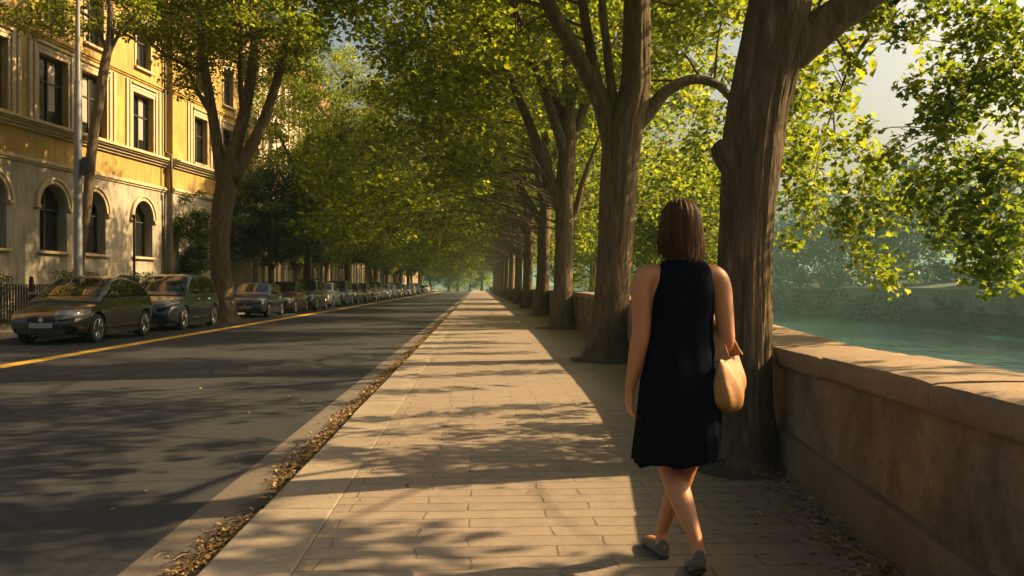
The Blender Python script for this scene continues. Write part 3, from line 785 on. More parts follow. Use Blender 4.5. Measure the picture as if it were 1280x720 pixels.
def window(parent, ua, ub, za, zb, arch, depth, curtain=0, sill=True, head=True, detail=True):
    h = MB(); cx = (ua + ub) / 2; wd = ub - ua
    wn = empty('window', (cx, 0, za), 0, parent); W = wd / 2; H = zb - za
    MB().add([(-W, depth, 0), (W, depth, 0), (W, depth, H), (-W, depth, H)], [(0, 1, 2, 3)]).build('pane', M['pane'], wn)
    f = MB(); t = .07; d0, d1 = depth - .06, depth - .004
    f.box((-W, d0, 0), (-W + t, d1, H)); f.box((W - t, d0, 0), (W, d1, H)); f.box((-W + t, d0, 0), (W - t, d1, t)); f.box((-W + t, d0, H - t), (W - t, d1, H))
    f.box((-.035, d0, t), (.035, d1, H - t))
    if detail: f.box((-W + t, d0 + .01, H * .62), (-.035, d1, H * .62 + .05)); f.box((.035, d0 + .01, H * .62), (W - t, d1, H * .62 + .05))
    f.build('frame', M['frame'], wn)
    if curtain:
        c = MB(); n = 14; x0, x1 = (-W + .1, -.06) if curtain == 1 else (.0, W * .55)
        rows = [[(x0 + (x1 - x0) * i / n, depth - .012 + .004 * math.sin(i * 2.1), z) for i in range(n + 1)] for z in (H * .22, H - .1)]
        c.loft(rows, closed=False, cap0=False, cap1=False).build('curtain', M['curtain'], wn)
    if sill:
        s = MB(); s.box((-W - .12, -.14, -.10), (W + .12, .06, 0)); s.build('sill', M['trim'], wn, bevel=.012)
    tr = MB()
    if arch:
        r = W * 1.0; zs = H - r * arch; n = 18
        for (ra, rb_, y0) in ((r + .02, r + .17, -.06), (r + .17, r + .27, -.11)):
            A = [(-ra * math.cos(PI * i / n), zs + ra * arch * math.sin(PI * i / n)) for i in range(n + 1)]
            Bq = [(-rb_ * math.cos(PI * i / n), zs + rb_ * arch * math.sin(PI * i / n)) for i in range(n + 1)]
            for i in range(n): tr.prism([A[i], A[i + 1], Bq[i + 1], Bq[i]][::-1], y0, -.001 if y0 > -.1 else -.002)
        tr.box((-r - .30, -.12, zs - .12), (-r - .03, -.003, zs)); tr.box((r + .03, -.12, zs - .12), (r + .30, -.003, zs))
        tr.build('surround', M['trim'], wn)
    elif head:
        tr.box((-W - .10, -.04, 0), (-W - .005, -.001, H)); tr.box((W + .005, -.04, 0), (W + .10, -.001, H))
        tr.box((-W - .12, -.05, H + .005), (W + .12, -.001, H + .16)); tr.box((-W - .14, -.07, H + .162), (W + .14, -.001, H + .32)); tr.box((-W - .20, -.14, H + .322), (W + .20, -.001, H + .39))
        tr.build('surround', M['trim'], wn, bevel=.008)
    return wn

def cornice(parent, name, u0, u1, z, steps, mat):
    m = MB()
    for (d, za, zb) in steps: m.box((u0 - d * .0, -d, z + za), (u1, -.001, z + zb))
    return m.build(name, mat, parent)

def building(origin, ang, u0, u1, label, lower, upper, rows, top, depth=9, z_split=5.6, extra=None, name='apartment_building', detail=True):
    "rows: list of (z0, z1, [openings], material slot, depth)"
    bl_ = empty(name, origin, ang); tag(bl_, label, 'building', 'old buildings along the street')
    wl = MB()
    for (z0, z1, ops, mi, th) in rows: holes_wall(wl, u0, u1, z0, z1, [o[:5] for o in ops], .5, mi)
    wl.box((u0, .5, 0), (u0 + .3, depth, top)); wl.box((u1 - .3, .5, 0), (u1, depth, top)); wl.box((u0 + .3, depth - .3, 0), (u1 - .3, depth, top))
    wl.build('wall', [lower, upper], bl_)
    for (z0, z1, ops, mi, th) in rows:
        for o in ops: window(bl_, *o[:5], th, *(o[5:6] or (0,)), sill=(o[4] == 0 or True), detail=detail)
    m = MB(); m.prism([(u0 - .5, top + .02), (u1 + .5, top + .02), (u1 - 2, top + 1.8), (u0 + 2, top + 1.8)], -.7, depth + .4)
    m.build('roof', M['tile'], bl_)
    return bl_

# B1 : ochre building, facade slightly turned to the street
A1 = math.atan(.14); O1 = (-16.05, 29.0, 0); ang1 = PI / 2 - A1; cA = math.cos(A1)
def upx(px):
    Y = -20.11 / ((px - 597) / 1080 - .14); return (Y - 29.0) / cA
us = [upx(2), upx(78), upx(127), upx(186)]
us = [us[0] - 6.6, us[0] - 3.3] + us
ue = upx(213)
arch = [(u - .8, u + .8, 2.5, 4.95, 1) for u in us]
up1 = [(u - .85, u + .85, 7.16, 9.6, 0, 2 if i % 2 else 1) for i, u in enumerate(us)]
up2 = [(u - .62, u + .62, 10.75, 12.65, 0, 1) for u in us]
B1 = building(O1, ang1, -11.5, ue, 'ochre corner building with arched ground floor windows behind the nearest cars', M['cream'], M['ochre'],
     [(0, 5.6, arch, 0, .42), (5.6, 6.75, [], 1, .3), (6.75, 10.2, up1, 1, .28), (10.2, 13.9, up2, 1, .25)], 13.9)
def dress_facade(bd, u0, u1, us):
    cornice(bd, 'string_course', u0, u1, 5.55, [(.06, 0, .08), (.12, .081, .17), (.07, .171, .22)], M['trim'])
    cornice(bd, 'cornice', u0, u1, 6.70, [(.10, 0, .10), (.20, .101, .20), (.30, .201, .27), (.38, .271, .36), (.22, .361, .42)], M['trim'])
    cornice(bd, 'upper_string_course', u0, u1, 10.15, [(.05, 0, .08), (.10, .081, .16)], M['ochre'])
    cornice(bd, 'eaves_cornice', u0, u1, 13.4, [(.15, 0, .15), (.35, .151, .3), (.6, .301, .5)], M['trim'])
    for u in us:
        for du in (-1.42, -1.14, 1.02, 1.32):
            if u0 + .2 < u + du < u1 - .3: MB().box((u + du, -.07, 7.13), (u + du + .17, -.0005, 10.05)).build('pilaster_strip', M['trim'], bd)

dress_facade(B1, -11.5, ue, us)
# basement plinth course
MB().box((-11.5, -.12, 0), (ue, -.001, 1.1)).build('base_course', M['cream'], B1)
dp = MB(); dp.tube([(ue - .25, -.12, 0.1), (ue - .25, -.12, 5.45)], .06, 8); dp.tube([(ue - .25, -.42, 5.5), (ue - .25, -.42, 7.2), (ue - .25, -.12, 7.4), (ue - .25, -.12, 13.3)], .06, 8)
dp.build('downpipe', M['shutter'], B1, smooth=True)
# B1 wing, a bay standing a little proud
uw = [upx(247.5), upx(247.5) + 3.2]
O1b = Vector(O1) + Vector((math.sin(A1), math.cos(A1), 0)) * .004 + Vector((math.cos(A1), -math.sin(A1), 0)) * .35
B1b = building(tuple(O1b), ang1, ue + .01, ue + 9.3, 'ochre wing standing proud of the corner building, behind the big street tree', M['cream'], M['ochre'],
     [(0, 5.6, [(u - .75, u + .75, 2.5, 4.9, 1) for u in uw], 0, .42), (5.6, 6.75, [], 1, .3), (6.75, 10.2, [(u - .7, u + .7, 7.25, 9.5, 0, 1) for u in uw], 1, .28), (10.2, 13.9, [(u - .6, u + .6, 10.75, 12.65, 0) for u in uw], 1, .25)], 13.9)
dress_facade(B1b, ue + .01, ue + 9.3, uw)

def row_house(y0, y1, x, lab, lo, hi, top, sp, wob=0):
    L = y1 - y0; n = int(L / sp); us = [(k + .5) * L / n for k in range(n)]
    rows = []; z = 0; k = 0
    while z < top - 2.5:
        h = 4.6 if k == 0 else 3.7; zz = min(z + h, top)
        ops = [(u - .6, u + .6, z + (1.2 if k == 0 else .75), z + (3.6 if k == 0 else 2.95), 1 if (k == 0 and wob) else 0, (i + k) % 3) for i, u in enumerate(us)]
        rows.append((z, zz, ops, 0 if k == 0 else 1, .3)); z = zz; k += 1
    if z < top: rows.append((z, top, [], 1, .3))
    bd = building((x, y0, 0), PI / 2, 0, L, lab, lo, hi, rows, top, detail=False)
    cornice(bd, 'string_course', 0, L, 4.3, [(.10, 0, .12), (.2, .121, .3)], M['trim'])
    cornice(bd, 'eaves_cornice', 0, L, top - .5, [(.2, 0, .2), (.45, .201, .5)], M['trim'])
    for k in range(n + 1):
        u = min(max(k * L / n - .2, .02), L - .42); MB().box((u, -.13, 0), (u + .4, -.0005, 4.28)).build('pilaster', M['trim'], bd); MB().box((u + .05, -.08, 4.62), (u + .35, -.0005, top - .52)).build('pilaster', M['trim'], bd)

row_house(50.5, 76, -13.3, 'pale house with pilasters, first past the ochre wing', M['pale'], M['pale'], 15.6, 3.4, 1)
row_house(76.05, 104, -13.1, 'rose stucco house, second past the ochre wing', M['pale'], M['pink'], 14.2, 3.6)
row_house(104.05, 140, -13.2, 'ochre house, third past the ochre wing', M['cream'], M['ochre'], 15.2, 3.8, 1)
row_house(140.05, 190, -13.0, 'pale house nearest the far end of the street', M['pale'], M['pale'], 14.4, 4.0)

# railing and hedges before the ochre building
rl_ = empty('iron_railing', (-13.6, 17, 0)); tag(rl_, 'black iron railing before the ochre building, left of the nearest car', 'railing')
m = MB(); [m.box((-.018, .02 + k * .155, .12), (.018, .056 + k * .155, 1.28)) for k in range(96) if k % 16]; m.build('bars', M['iron'], rl_)
m = MB(); m.box((-.025, 0, 1.14), (.025, 15, 1.18)); m.box((-.025, 0, .2), (.025, 15, .24)); m.build('rail', M['iron'], rl_)
for k in range(7):
    m = MB(); m.box((-.05, k * 2.48 - .05, 0), (.05, k * 2.48 + .05, 1.42)); m.sphere((0, k * 2.48, 1.47), .065, 10, 6); m.build('post', M['iron'], rl_)
for i, (y, L, h, lb) in enumerate([(24.5, 2.2, 1.55, 'clipped hedge behind the nearest car, left of the lamp post'), (30.2, 2.6, 1.7, 'clipped hedge between the lamp post and the slim dark tree'), (36.0, 3.0, 1.75, 'clipped hedge under the slim dark tree')]):
    n = 3200; P = rng.uniform(size=(n, 3)) * [.8, L, h] + [-.4, 0, .05]
    P += rng.normal(size=(n, 3)) * .04
    V, F_ = leaf_geo(P, .07, 'oval', .6)
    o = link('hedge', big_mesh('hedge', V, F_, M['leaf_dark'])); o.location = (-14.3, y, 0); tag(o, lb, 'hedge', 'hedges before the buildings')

# lamp post
lp = empty('lamp_post', (-11.65, 25.7, 0)); tag(lp, 'tall grey steel lamp post rising behind the nearest car', 'lamp post')
MB().tube([(0, 0, 0), (0, 0, 1.1), (0, 0, 1.15), (0, 0, 7.2), (0, 0, 7.25), (0, 0, 10.7)], [.15, .15, .125, .105, .075, .055], 20).build('pole', M['steel'], lp, smooth=True, angle=40)
MB().tube([(0, 0, .0), (0, 0, .05), (0, 0, .051), (0, 0, .25)], [.24, .24, .17, .16], 16).build('base', M['steel'], lp, smooth=True, angle=40)
MB().tube([(0, 0, 10.6), (.5, 0, 11.2), (1.5, 0, 11.5)], [.045, .04, .035], 10).build('arm', M['steel'], lp, smooth=True)
MB().box((1.4, -.14, 11.42), (2.1, .14, 11.56)).build('lamp_head', M['steel'], lp, bevel=.04)
m = MB(); m.box((.16, -.12, 4.55), (.36, .1, 4.98)); m.box((.10, -.03, 4.7), (.16, .03, 4.85)); m.box((.19, -.15, 4.42), (.33, -.04, 4.56)); m.build('control_box', M['black'], lp, bevel=.015)
# thin black post
tp = empty('iron_post', (-11.7, 29.95, 0)); tag(tp, 'thin black iron post rising between the two nearest cars', 'post')
MB().tube([(0, 0, 0), (0, 0, .5), (0, 0, .52), (0, 0, 3.55)], [.075, .07, .045, .04], 12).build('shaft', M['iron'], tp, smooth=True, angle=40)
MB().sphere((0, 0, 3.6), .07, 12, 8).build('finial', M['iron'], tp, smooth=True)
# dark litter bin
lb = empty('litter_bin', (-12.2, 30.6, 0)); tag(lb, 'black litter bin on the far pavement between the two nearest cars', 'bin')
MB().tube([(0, 0, 0), (0, 0, 1.35), (0, 0, 1.4)], [.32, .36, .38], 20).build('drum', M['iron'], lb, smooth=True, angle=40)
MB().tube([(0, 0, 1.41), (0, 0, 1.5), (0, 0, 1.6)], [.39, .38, .25], 20).build('lid', M['iron'], lb, smooth=True, angle=40)

# ------------------------------------------------------------------ cars
def car_mesh(kind):
    "returns dict of meshes; y forward, x lateral, z up from the road"
    K = {'hatch': dict(L=4.30, W=.885, T=[(-2.15, .62), (-2.12, .86), (-2.0, .99), (-1.5, 1.02), (-.6, 1.0), (.55, .96), (.95, .93), (1.5, .84), (1.9, .72), (2.08, .65), (2.15, .54)],
                       top=[(-2.02, .98), (-1.72, 1.16), (-1.2, 1.40), (-.6, 1.50), (-.1, 1.515), (.22, 1.47), (.62, 1.26), (1.18, .92)], wy=(1.30, -1.29), wr=.325, belt=.98, rf=.20, rb=-1.0),
         'suv': dict(L=4.62, W=.92, T=[(-2.31, .66), (-2.28, .95), (-2.15, 1.08), (-1.5, 1.09), (-.6, 1.07), (.6, 1.05), (1.0, 1.03), (1.65, .97), (2.06, .86), (2.24, .70), (2.31, .52)],
                     top=[(-2.2, 1.05), (-2.02, 1.30), (-1.75, 1.58), (-1.2, 1.66), (-.4, 1.69), (.15, 1.66), (.52, 1.46), (1.15, 1.03)], wy=(1.38, -1.36), wr=.355, belt=1.06, rf=.18, rb=-1.66),
         'compact': dict(L=3.95, W=.83, T=[(-1.97, .6), (-1.95, .82), (-1.85, .94), (-1.3, .96), (-.5, .95), (.5, .93), (.85, .92), (1.45, .87), (1.8, .78), (1.93, .64), (1.97, .48)],
                         top=[(-1.88, .93), (-1.72, 1.12), (-1.42, 1.36), (-.8, 1.45), (-.1, 1.47), (.2, 1.43), (.5, 1.22), (.92, .92)], wy=(1.2, -1.2), wr=.30, belt=.95, rf=.17, rb=-1.34)}[kind]
    L2, W = K['L'] / 2, K['W']
    def sm(tab, y):   # smooth interpolation
        xs = [a for a, _ in tab]; vs = [b_ for _, b_ in tab]
        acc = 0
        for o, wt_ in ((-.10, .2), (-.05, .2), (0, .2), (.05, .2), (.10, .2)): acc += wt_ * float(np.interp(y + o * .8, xs, vs))
        return acc
    T = lambda y: sm(K['T'], y) if abs(y) < L2 - .12 else float(np.interp(y, [a for a, _ in K['T']], [b_ for _, b_ in K['T']]))
    TOP = lambda y: sm(K['top'], y)
    def HW(y):
        e = max(0, abs(y) - (L2 - .75)) / .75
        return W * (1 - .22 * e ** 2.2)
    Bz = lambda y: .20 + .10 * max(0, (abs(y) - (L2 - .5)) / .5) ** 2
    def section(y):
        w_, t, b_ = HW(y), T(y), Bz(y); h = t - b_
        half = [(.0, b_), (.75 * w_, b_), (.90 * w_, b_ + .02), (.955 * w_, b_ + .08), (.965 * w_, b_ + .18 * h + .03), (.985 * w_, b_ + .42 * h), (1.0 * w_, b_ + .62 * h), (.992 * w_, b_ + .74 * h), (.972 * w_, b_ + .80 * h), (.955 * w_, b_ + .90 * h), (.925 * w_, b_ + .965 * h), (.86 * w_, b_ + .995 * h), (.5 * w_, t + .018), (0, t + .026)]
        return [Vector((x, y, z)) for x, z in half]
    ST = [-L2, -L2 + .015, -L2 + .05, -L2 + .12] + list(np.linspace(-L2 + .2, L2 - .2, 52)) + [L2 - .12, L2 - .05, L2 - .015, L2]
    rings = []
    for y in ST:
        s = section(y)
        f = 1.0
        if abs(y) > L2 - .051:
            k = (abs(y) - (L2 - .05)) / .05; f = 1 - .10 * max(0, k) ** 2
        s = [Vector((v.x * f, v.y, .58 + (v.z - .58) * (1 - (1 - f) * 1.2))) for v in s]
        rings.append(s + [Vector((-v.x, v.y, v.z)) for v in s[-2:0:-1]])
    mb = MB(); mb.loft(rings)
    body = mb.mesh('car_body')
    bm = bmesh.new(); bm.from_mesh(body); bmesh.ops.recalc_face_normals(bm, faces=bm.faces); bm.to_mesh(body); bm.free()
    # cut the wheel arches
    cut = MB()
    for wy_ in K['wy']:
        for sx in (-1, 1):
            n = 28; r_ = K['wr'] + .065; x0, x1 = sx * (W - .27), sx * (W + .1)
            if x0 > x1: x0, x1 = x1, x0
            vs = [(x0, wy_ + r_ * math.cos(2 * PI * k / n), K['wr'] + r_ * math.sin(2 * PI * k / n)) for k in range(n)] + [(x1, wy_ + r_ * math.cos(2 * PI * k / n), K['wr'] + r_ * math.sin(2 * PI * k / n)) for k in range(n)]
            cut.add(vs, [tuple(range(n))[::-1], tuple(range(n, 2 * n))] + [(k, (k + 1) % n, (k + 1) % n + n, k + n) for k in range(n)])
    cm = cut.mesh('cutter'); bm = bmesh.new(); bm.from_mesh(cm); bmesh.ops.recalc_face_normals(bm, faces=bm.faces); bm.to_mesh(cm); bm.free()
    oa = bpy.data.objects.new('tmp_a', body); ob = bpy.data.objects.new('tmp_b', cm); C.objects.link(oa); C.objects.link(ob)
    md = oa.modifiers.new('b', 'BOOLEAN'); md.operation = 'DIFFERENCE'; md.object = ob; md.solver = 'EXACT'
    dg = bpy.context.evaluated_depsgraph_get(); dg.update()
    body2 = bpy.data.meshes.new_from_object(oa.evaluated_get(dg))
    bpy.data.objects.remove(oa); bpy.data.objects.remove(ob)
    body2.polygons.foreach_set('use_smooth', [True] * len(body2.polygons)); body2.set_sharp_from_angle(angle=R(38))
    # cabin
    belt, tilt = K['belt'], .30
    cw = lambda y: HW(y) * .925
    def cx_(y, z): return cw(y) - tilt * max(0, z - belt) - .10 * max(0, z - belt - .32) ** 1.0
    y0c, y1c = K['top'][0][0], K['top'][-1][0]
    rings = []
    for y in np.linspace(y0c, y1c, 48):
        zt = max(TOP(y), belt - .05); zb = belt - .12
        half = [(cx_(y, zb), zb)]
        for k in (.3, .6, .85): half.append((cx_(y, zb + (zt - zb) * k), zb + (zt - zb) * k))
        xe = cx_(y, zt)
        half += [(xe - .005, zt - .03), (xe - .04, zt - .004), (xe * .6, zt + .018), (0, zt + .03)]
        rings.append([(x, y, z) for x, z in half] + [(-x, y, z) for x, z in half[-2::-1]])
    cb = MB(); cb.loft(rings)
    cabin = cb.mesh('car_cabin'); cabin.polygons.foreach_set('use_smooth', [True] * len(cabin.polygons)); cabin.set_sharp_from_angle(angle=R(40))
    # glass panels just proud of the cabin
    def topglass(ya, yb, inset=.075, n=10):
        rows = []
        for y in np.linspace(ya, yb, n):
            zt = TOP(y); xe = cx_(y, zt) - inset
            row = []
            for t_ in np.linspace(-1, 1, 13):
                x = t_ * xe; a_ = abs(x) / max(cx_(y, zt), .1)
                zz = zt + .030 - (.012 / .6) * a_ if a_ < .6 else zt + .018 - .022 * (a_ - .6) / .4
                row.append((x, y, zz + .012))
            rows.append(row)
        m_ = MB(); m_.loft(rows, closed=False, cap0=False, cap1=False); me = m_.mesh('car_glass'); me.polygons.foreach_set('use_smooth', [True] * len(me.polygons)); return me
    fr = topglass(K['rf'] + .10, y1c - .20)
    rr = topglass(y0c + .10 if kind != 'hatch' else y0c + .22, K['rb'] - .12, .09)
    def sideglass(sx, ya, yb):
        rows = []
        for y in np.linspace(ya, yb, 16):
            zt = TOP(y) - .075; zb = belt + .045
            zt = max(zt, zb + .01)
            rows.append([(sx * (cx_(y, zb + (zt - zb) * k) + .007), y, zb + (zt - zb) * k) for k in np.linspace(0, 1, 6)])
        m_ = MB(); m_.loft(rows, closed=False, cap0=False, cap1=False); me = m_.mesh('car_side_glass'); me.polygons.foreach_set('use_smooth', [True] * len(me.polygons)); return me
    yF = y1c - .42; yR = y0c + .42
    mid = -.28
    side = [(sideglass(sx, mid + .05, yF), sideglass(sx, yR, mid - .05)) for sx in (-1, 1)]
    # patches on the body surface
    def patch(ya, yb, fa, fb, sx, off=.008, n=8, taper=0):
        rows = []
        for i, y in enumerate(np.linspace(ya, yb, n)):
            s = section(y); zs = [v.z for v in s]; xs = [v.x for v in s]
            zlo, zhi = Bz(y) + (T(y) - Bz(y)) * (fa + taper * i / (n - 1)), Bz(y) + (T(y) - Bz(y)) * fb
            rows.append([(sx * (float(np.interp(z, zs, xs)) + off), y, z) for z in np.linspace(zlo, zhi, 7)])
        m_ = MB(); m_.loft(rows, closed=False, cap0=False, cap1=False)
        me = m_.mesh('patch'); me.polygons.foreach_set('use_smooth', [True] * len(me.polygons)); return me
    head = []
    for sx in (-1, 1):
        m_ = MB(); xo = W * .66
        pts = []
        z0 = K['T'][8][1] * .90
        rows = []
        for t_ in np.linspace(0, 1, 9):
            # wraps from the nose round to the wing
            x = sx * (.40 * W + (.47 * W) * t_); y = L2 - .035 - .05 * t_ - .42 * t_ ** 3
            hgt = .115 - .05 * t_ ** 2; zc = z0 - .05 + .07 * t_
            bul = .035 * math.sin(PI * min(1, t_ * .9 + .1))
            rows.append([(x * (1 + .0), y + bul * .6 - .05 * (k ** 2) * 0 - .06 * max(0, k), zc + hgt * .5 * k) for k in np.linspace(-1, 1, 5)])
        m_.loft(rows, closed=False, cap0=False, cap1=False); me = m_.mesh('headlight')
        bm = bmesh.new(); bm.from_mesh(me); bmesh.ops.solidify(bm, geom=bm.faces[:], thickness=.12 ); bmesh.ops.recalc_face_normals(bm, faces=bm.faces); bm.to_mesh(me); bm.free()
        me.polygons.foreach_set('use_smooth', [True] * len(me.polygons)); me.set_sharp_from_angle(angle=R(40)); head.append(me)
    tail = [patch(-L2 + .05, -L2 + .42, .70, .93, sx, .010) for sx in (-1, 1)]
    # grille and lower intake
    zt = T(L2 - .05); gr = MB()
    gr.box((-.36 * W, L2 - .05, .50), (.36 * W, L2 + .012, .60)); gr.box((-.62 * W, L2 - .06, .24), (.62 * W, L2 + .014, .35))
    for k in range(3): gr.box((-.34 * W, L2 + .012, .512 + k * .03), (.34 * W, L2 + .02, .524 + k * .03))
    bg_ = MB(); bg_.tube([(0, L2 + .01, .55), (0, L2 + .032, .55)], .05, 16)
    pl = MB().box((-.26, L2 + .016, .37), (.26, L2 + .03, .48)); rpl = MB().box((-.26, -L2 - .03, .70), (.26, -L2 - .016, .81))
    mir = []
    for sx in (-1, 1):
        m_ = MB(); ym = yF - .02; xm = cx_(ym, belt)
        m_.sphere((sx * (xm + .16), ym, belt + .10), (.10, .06, .075), 14, 8); m_.tube([(sx * (xm - .03), ym, belt + .05), (sx * (xm + .10), ym, belt + .07)], .022, 8); mir.append(m_.mesh('mirror'))
    hand = []
    for sx in (-1, 1):
        for ym in (.0, -.95):
            y_ = ym + (.10 if kind != 'suv' else .05); zz = belt - .14; s = section(y_); x_ = float(np.interp(zz, [v.z for v in s], [v.x for v in s]))
            m_ = MB(); m_.tube([(sx * (x_ - .004), y_ - .09, zz), (sx * (x_ + .022), y_ - .06, zz), (sx * (x_ + .022), y_ + .06, zz), (sx * (x_ - .004), y_ + .09, zz)], .013, 6); hand.append(m_.mesh('handle'))
    seam = MB()   # door gaps
    for sx in (-1, 1):
        for ys_ in (yF - .02, mid, mid - 1.02):
            s = section(ys_); row = [v for v in s if Bz(ys_) + .10 < v.z < T(ys_) - .02 and v.x > .5]
            rw = [[(sx * (v.x + .0025), ys_ + d, v.z) for v in row] for d in (-.006, .006)]
            seam.loft(rw, closed=False, cap0=False, cap1=False)
    trim = []
    for sx in (-1, 1):
        m_ = MB(); m_.tube([(sx * (cx_(y, belt + .03) + .010), y, belt + .030) for y in np.linspace(yR - .05, yF + .05, 14)], .010, 5); trim.append(m_.mesh('window_trim'))
        m_ = MB(); m_.tube([(sx * (cx_(y, max(TOP(y) - .06, belt + .05)) + .008), y, max(TOP(y) - .06, belt + .05)) for y in np.linspace(yR - .03, yF + .05, 20)], .008, 5); trim.append(m_.mesh('window_trim'))
    sill_ = []
    for sx in (-1, 1): sill_.append(MB().box((sx * W * .93 - .03, K['wy'][1] + K['wr'] + .08, .17), (sx * W * .93 + .03, K['wy'][0] - K['wr'] - .08, .27)).mesh('sill'))
    return dict(K=K, body=body2, cabin=cabin, front=fr, rear=rr, side=side, head=head, tail=tail, grille=gr.mesh('grille'), badge=bg_.mesh('badge'), plate=pl.mesh('plate'), rplate=rpl.mesh('plate'), mir=mir, hand=hand, seam=seam.mesh('door_gaps'), sill=sill_, trim=trim)

def wheel_meshes(r):
    t = MB(); w_ = .19; n = 36
    prof = [(r * .66, -w_ / 2), (r * .80, -w_ / 2 - .008), (r * .95, -w_ / 2), (r, -w_ * .36), (r, w_ * .36), (r * .95, w_ / 2), (r * .80, w_ / 2 + .008), (r * .66, w_ / 2)]
    t.loft([[(x, q * math.cos(2 * PI * k / n), q * math.sin(2 * PI * k / n)) for k in range(n)] for q, x in prof])
    tm = t.mesh('tyre'); tm.polygons.foreach_set('use_smooth', [True] * len(tm.polygons)); tm.set_sharp_from_angle(angle=R(50))
    m_ = MB()
    # rim ring both sides handled by symmetric spokes at +x face
    for sx in (-1, 1):
        x0 = sx * (w_ / 2 + .004)
        ring = [[(x0 - sx * a, q * math.cos(2 * PI * k / n), q * math.sin(2 * PI * k / n)) for k in range(n)] for q, a in ((r * .70, .0), (r * .685, -.006), (r * .64, -.004), (r * .60, .05))]
        m_.loft(ring, cap0=False, cap1=False)
        for k in range(7):
            a = 2 * PI * k / 7; c, s = math.cos(a), math.sin(a)
            for da in (-.09, .09):
                c2, s2 = math.cos(a + da), math.sin(a + da)
                pts = [(x0 - sx * .03, .05 * r * c, .05 * r * s), (x0 - sx * .012, .35 * r * c2, .35 * r * s2), (x0 - sx * .008, .66 * r * c2, .66 * r * s2)]
                m_.tube(pts, [.018, .014, .016], 6)
        m_.tube([(x0 - sx * .04, 0, 0), (x0 - sx * .004, 0, 0)], [.075, .06], 16)
    # brake disc backing
    m_.tube([(-.03, 0, 0), (.03, 0, 0)], r * .5, 20)
    rm = m_.mesh('rim'); rm.polygons.foreach_set('use_smooth', [True] * len(rm.polygons)); rm.set_sharp_from_angle(angle=R(40))
    return tm, rm

def build_car(kind, pmat):
    D = car_mesh(kind); K = D['K']
    root = empty('parked_car'); tag(root, 'parked car', 'car', 'cars parked along the far kerb')
    def p(name, me, mat, par=root): me.materials.clear(); return link(name, me, mat, par)
    p('body', D['body'], pmat); cb = p('cabin', D['cabin'], pmat)
    p('windscreen', D['front'], M['glass']); p('rear_window', D['rear'], M['glass'])
    for a, b_ in D['side']: p('side_window', a, M['glass']); p('side_window', b_, M['glass'])
    for me in D['head']: p('headlight', me, M['lamp'])
    for me in D['tail']: p('tail_light', me, M['redlens'])
    g_ = p('grille', D['grille'], M['black']); p('badge', D['badge'], M['chrome'], g_)
    p('number_plate', D['plate'], M['plate']); p('number_plate', D['rplate'], M['plate'])
    for me in D['mir']: p('wing_mirror', me, pmat).data.polygons.foreach_set('use_smooth', [True] * len(me.polygons))
    for me in D['hand']: p('door_handle', me, M['chrome'])
    p('door_gaps', D['seam'], M['black'])
    for me in D['trim']: p('window_trim', me, M['chrome'])
    for me in D['sill']: p('sill', me, M['black'])
    tm, rm = wheel_meshes(K['wr'])
    tm.materials.append(M['tyre']); rm.materials.append(M['rim'])
    for wy_ in K['wy']:
        for sx in (-1, 1):
            wh = empty('wheel', (sx * (K['W'] - .115), wy_, K['wr']), 0, root)
            link('tyre', tm, None, wh); link('rim', rm, None, wh)
    return root

cols = {'olive': paint('olive_paint', (.012, .012, .009)), 'slate': paint('slate_blue_paint', (.010, .022, .036)), 'navy': paint('navy_paint', (.008, .026, .075)),
        'maroon': paint('maroon_paint', (.055, .018, .015)), 'black': paint('black_paint', (.010, .010, .011)), 'silver': paint('silver_paint', (.26, .26, .25)),
        'brown': paint('brown_paint', (.07, .045, .028)), 'cream': paint('cream_paint', (.36, .31, .22)), 'blue': paint('blue_paint', (.03, .05, .10))}
base_car = {'hatch': build_car('hatch', cols['olive']), 'suv': build_car('suv', cols['slate']), 'compact': build_car('compact', cols['navy'])}
used = set()
CARS = [('hatch', 'olive', 22.1, 'dark olive hatchback nearest the camera in the parked row'), ('suv', 'slate', 27.8, 'slate blue estate car parked between the olive hatchback and big tree'),
        ('compact', 'navy', 38.3, 'navy compact car parked just past the big street tree'), ('hatch', 'maroon', 43.6, 'dark maroon hatchback parked behind the navy compact'),
        ('suv', 'black', 49.2, 'black tall car parked behind the dark maroon hatchback'), ('hatch', 'silver', 54.9, 'silver hatchback parked behind the black tall car'),
        ('suv', 'navy', 60.6, 'navy tall car parked behind the silver hatchback'), ('compact', 'maroon', 66.0, 'maroon compact parked behind the navy tall car'),
        ('hatch', 'black', 71.5, 'black hatchback parked behind the maroon compact'), ('compact', 'brown', 76.8, 'brown compact parked behind the black hatchback'),
        ('suv', 'cream', 82.5, 'cream tall car, eleventh in the parked row'), ('hatch', 'blue', 88.5, 'blue hatchback parked behind the cream tall car'),
        ('compact', 'silver', 94.5, 'silver compact parked behind the blue hatchback'), ('suv', 'black', 101, 'black tall car parked behind the silver compact'),
        ('hatch', 'brown', 108, 'brown hatchback, fifteenth in the parked row'), ('compact', 'navy', 115, 'navy compact parked behind the brown hatchback'),
        ('hatch', 'cream', 124, 'cream hatchback far along the parked row'), ('suv', 'slate', 134, 'slate tall car behind the far cream hatchback'), ('compact', 'black', 146, 'black compact, farthest but one in the parked row'), ('hatch', 'silver', 160, 'silver hatchback at the far end of the parked row')]
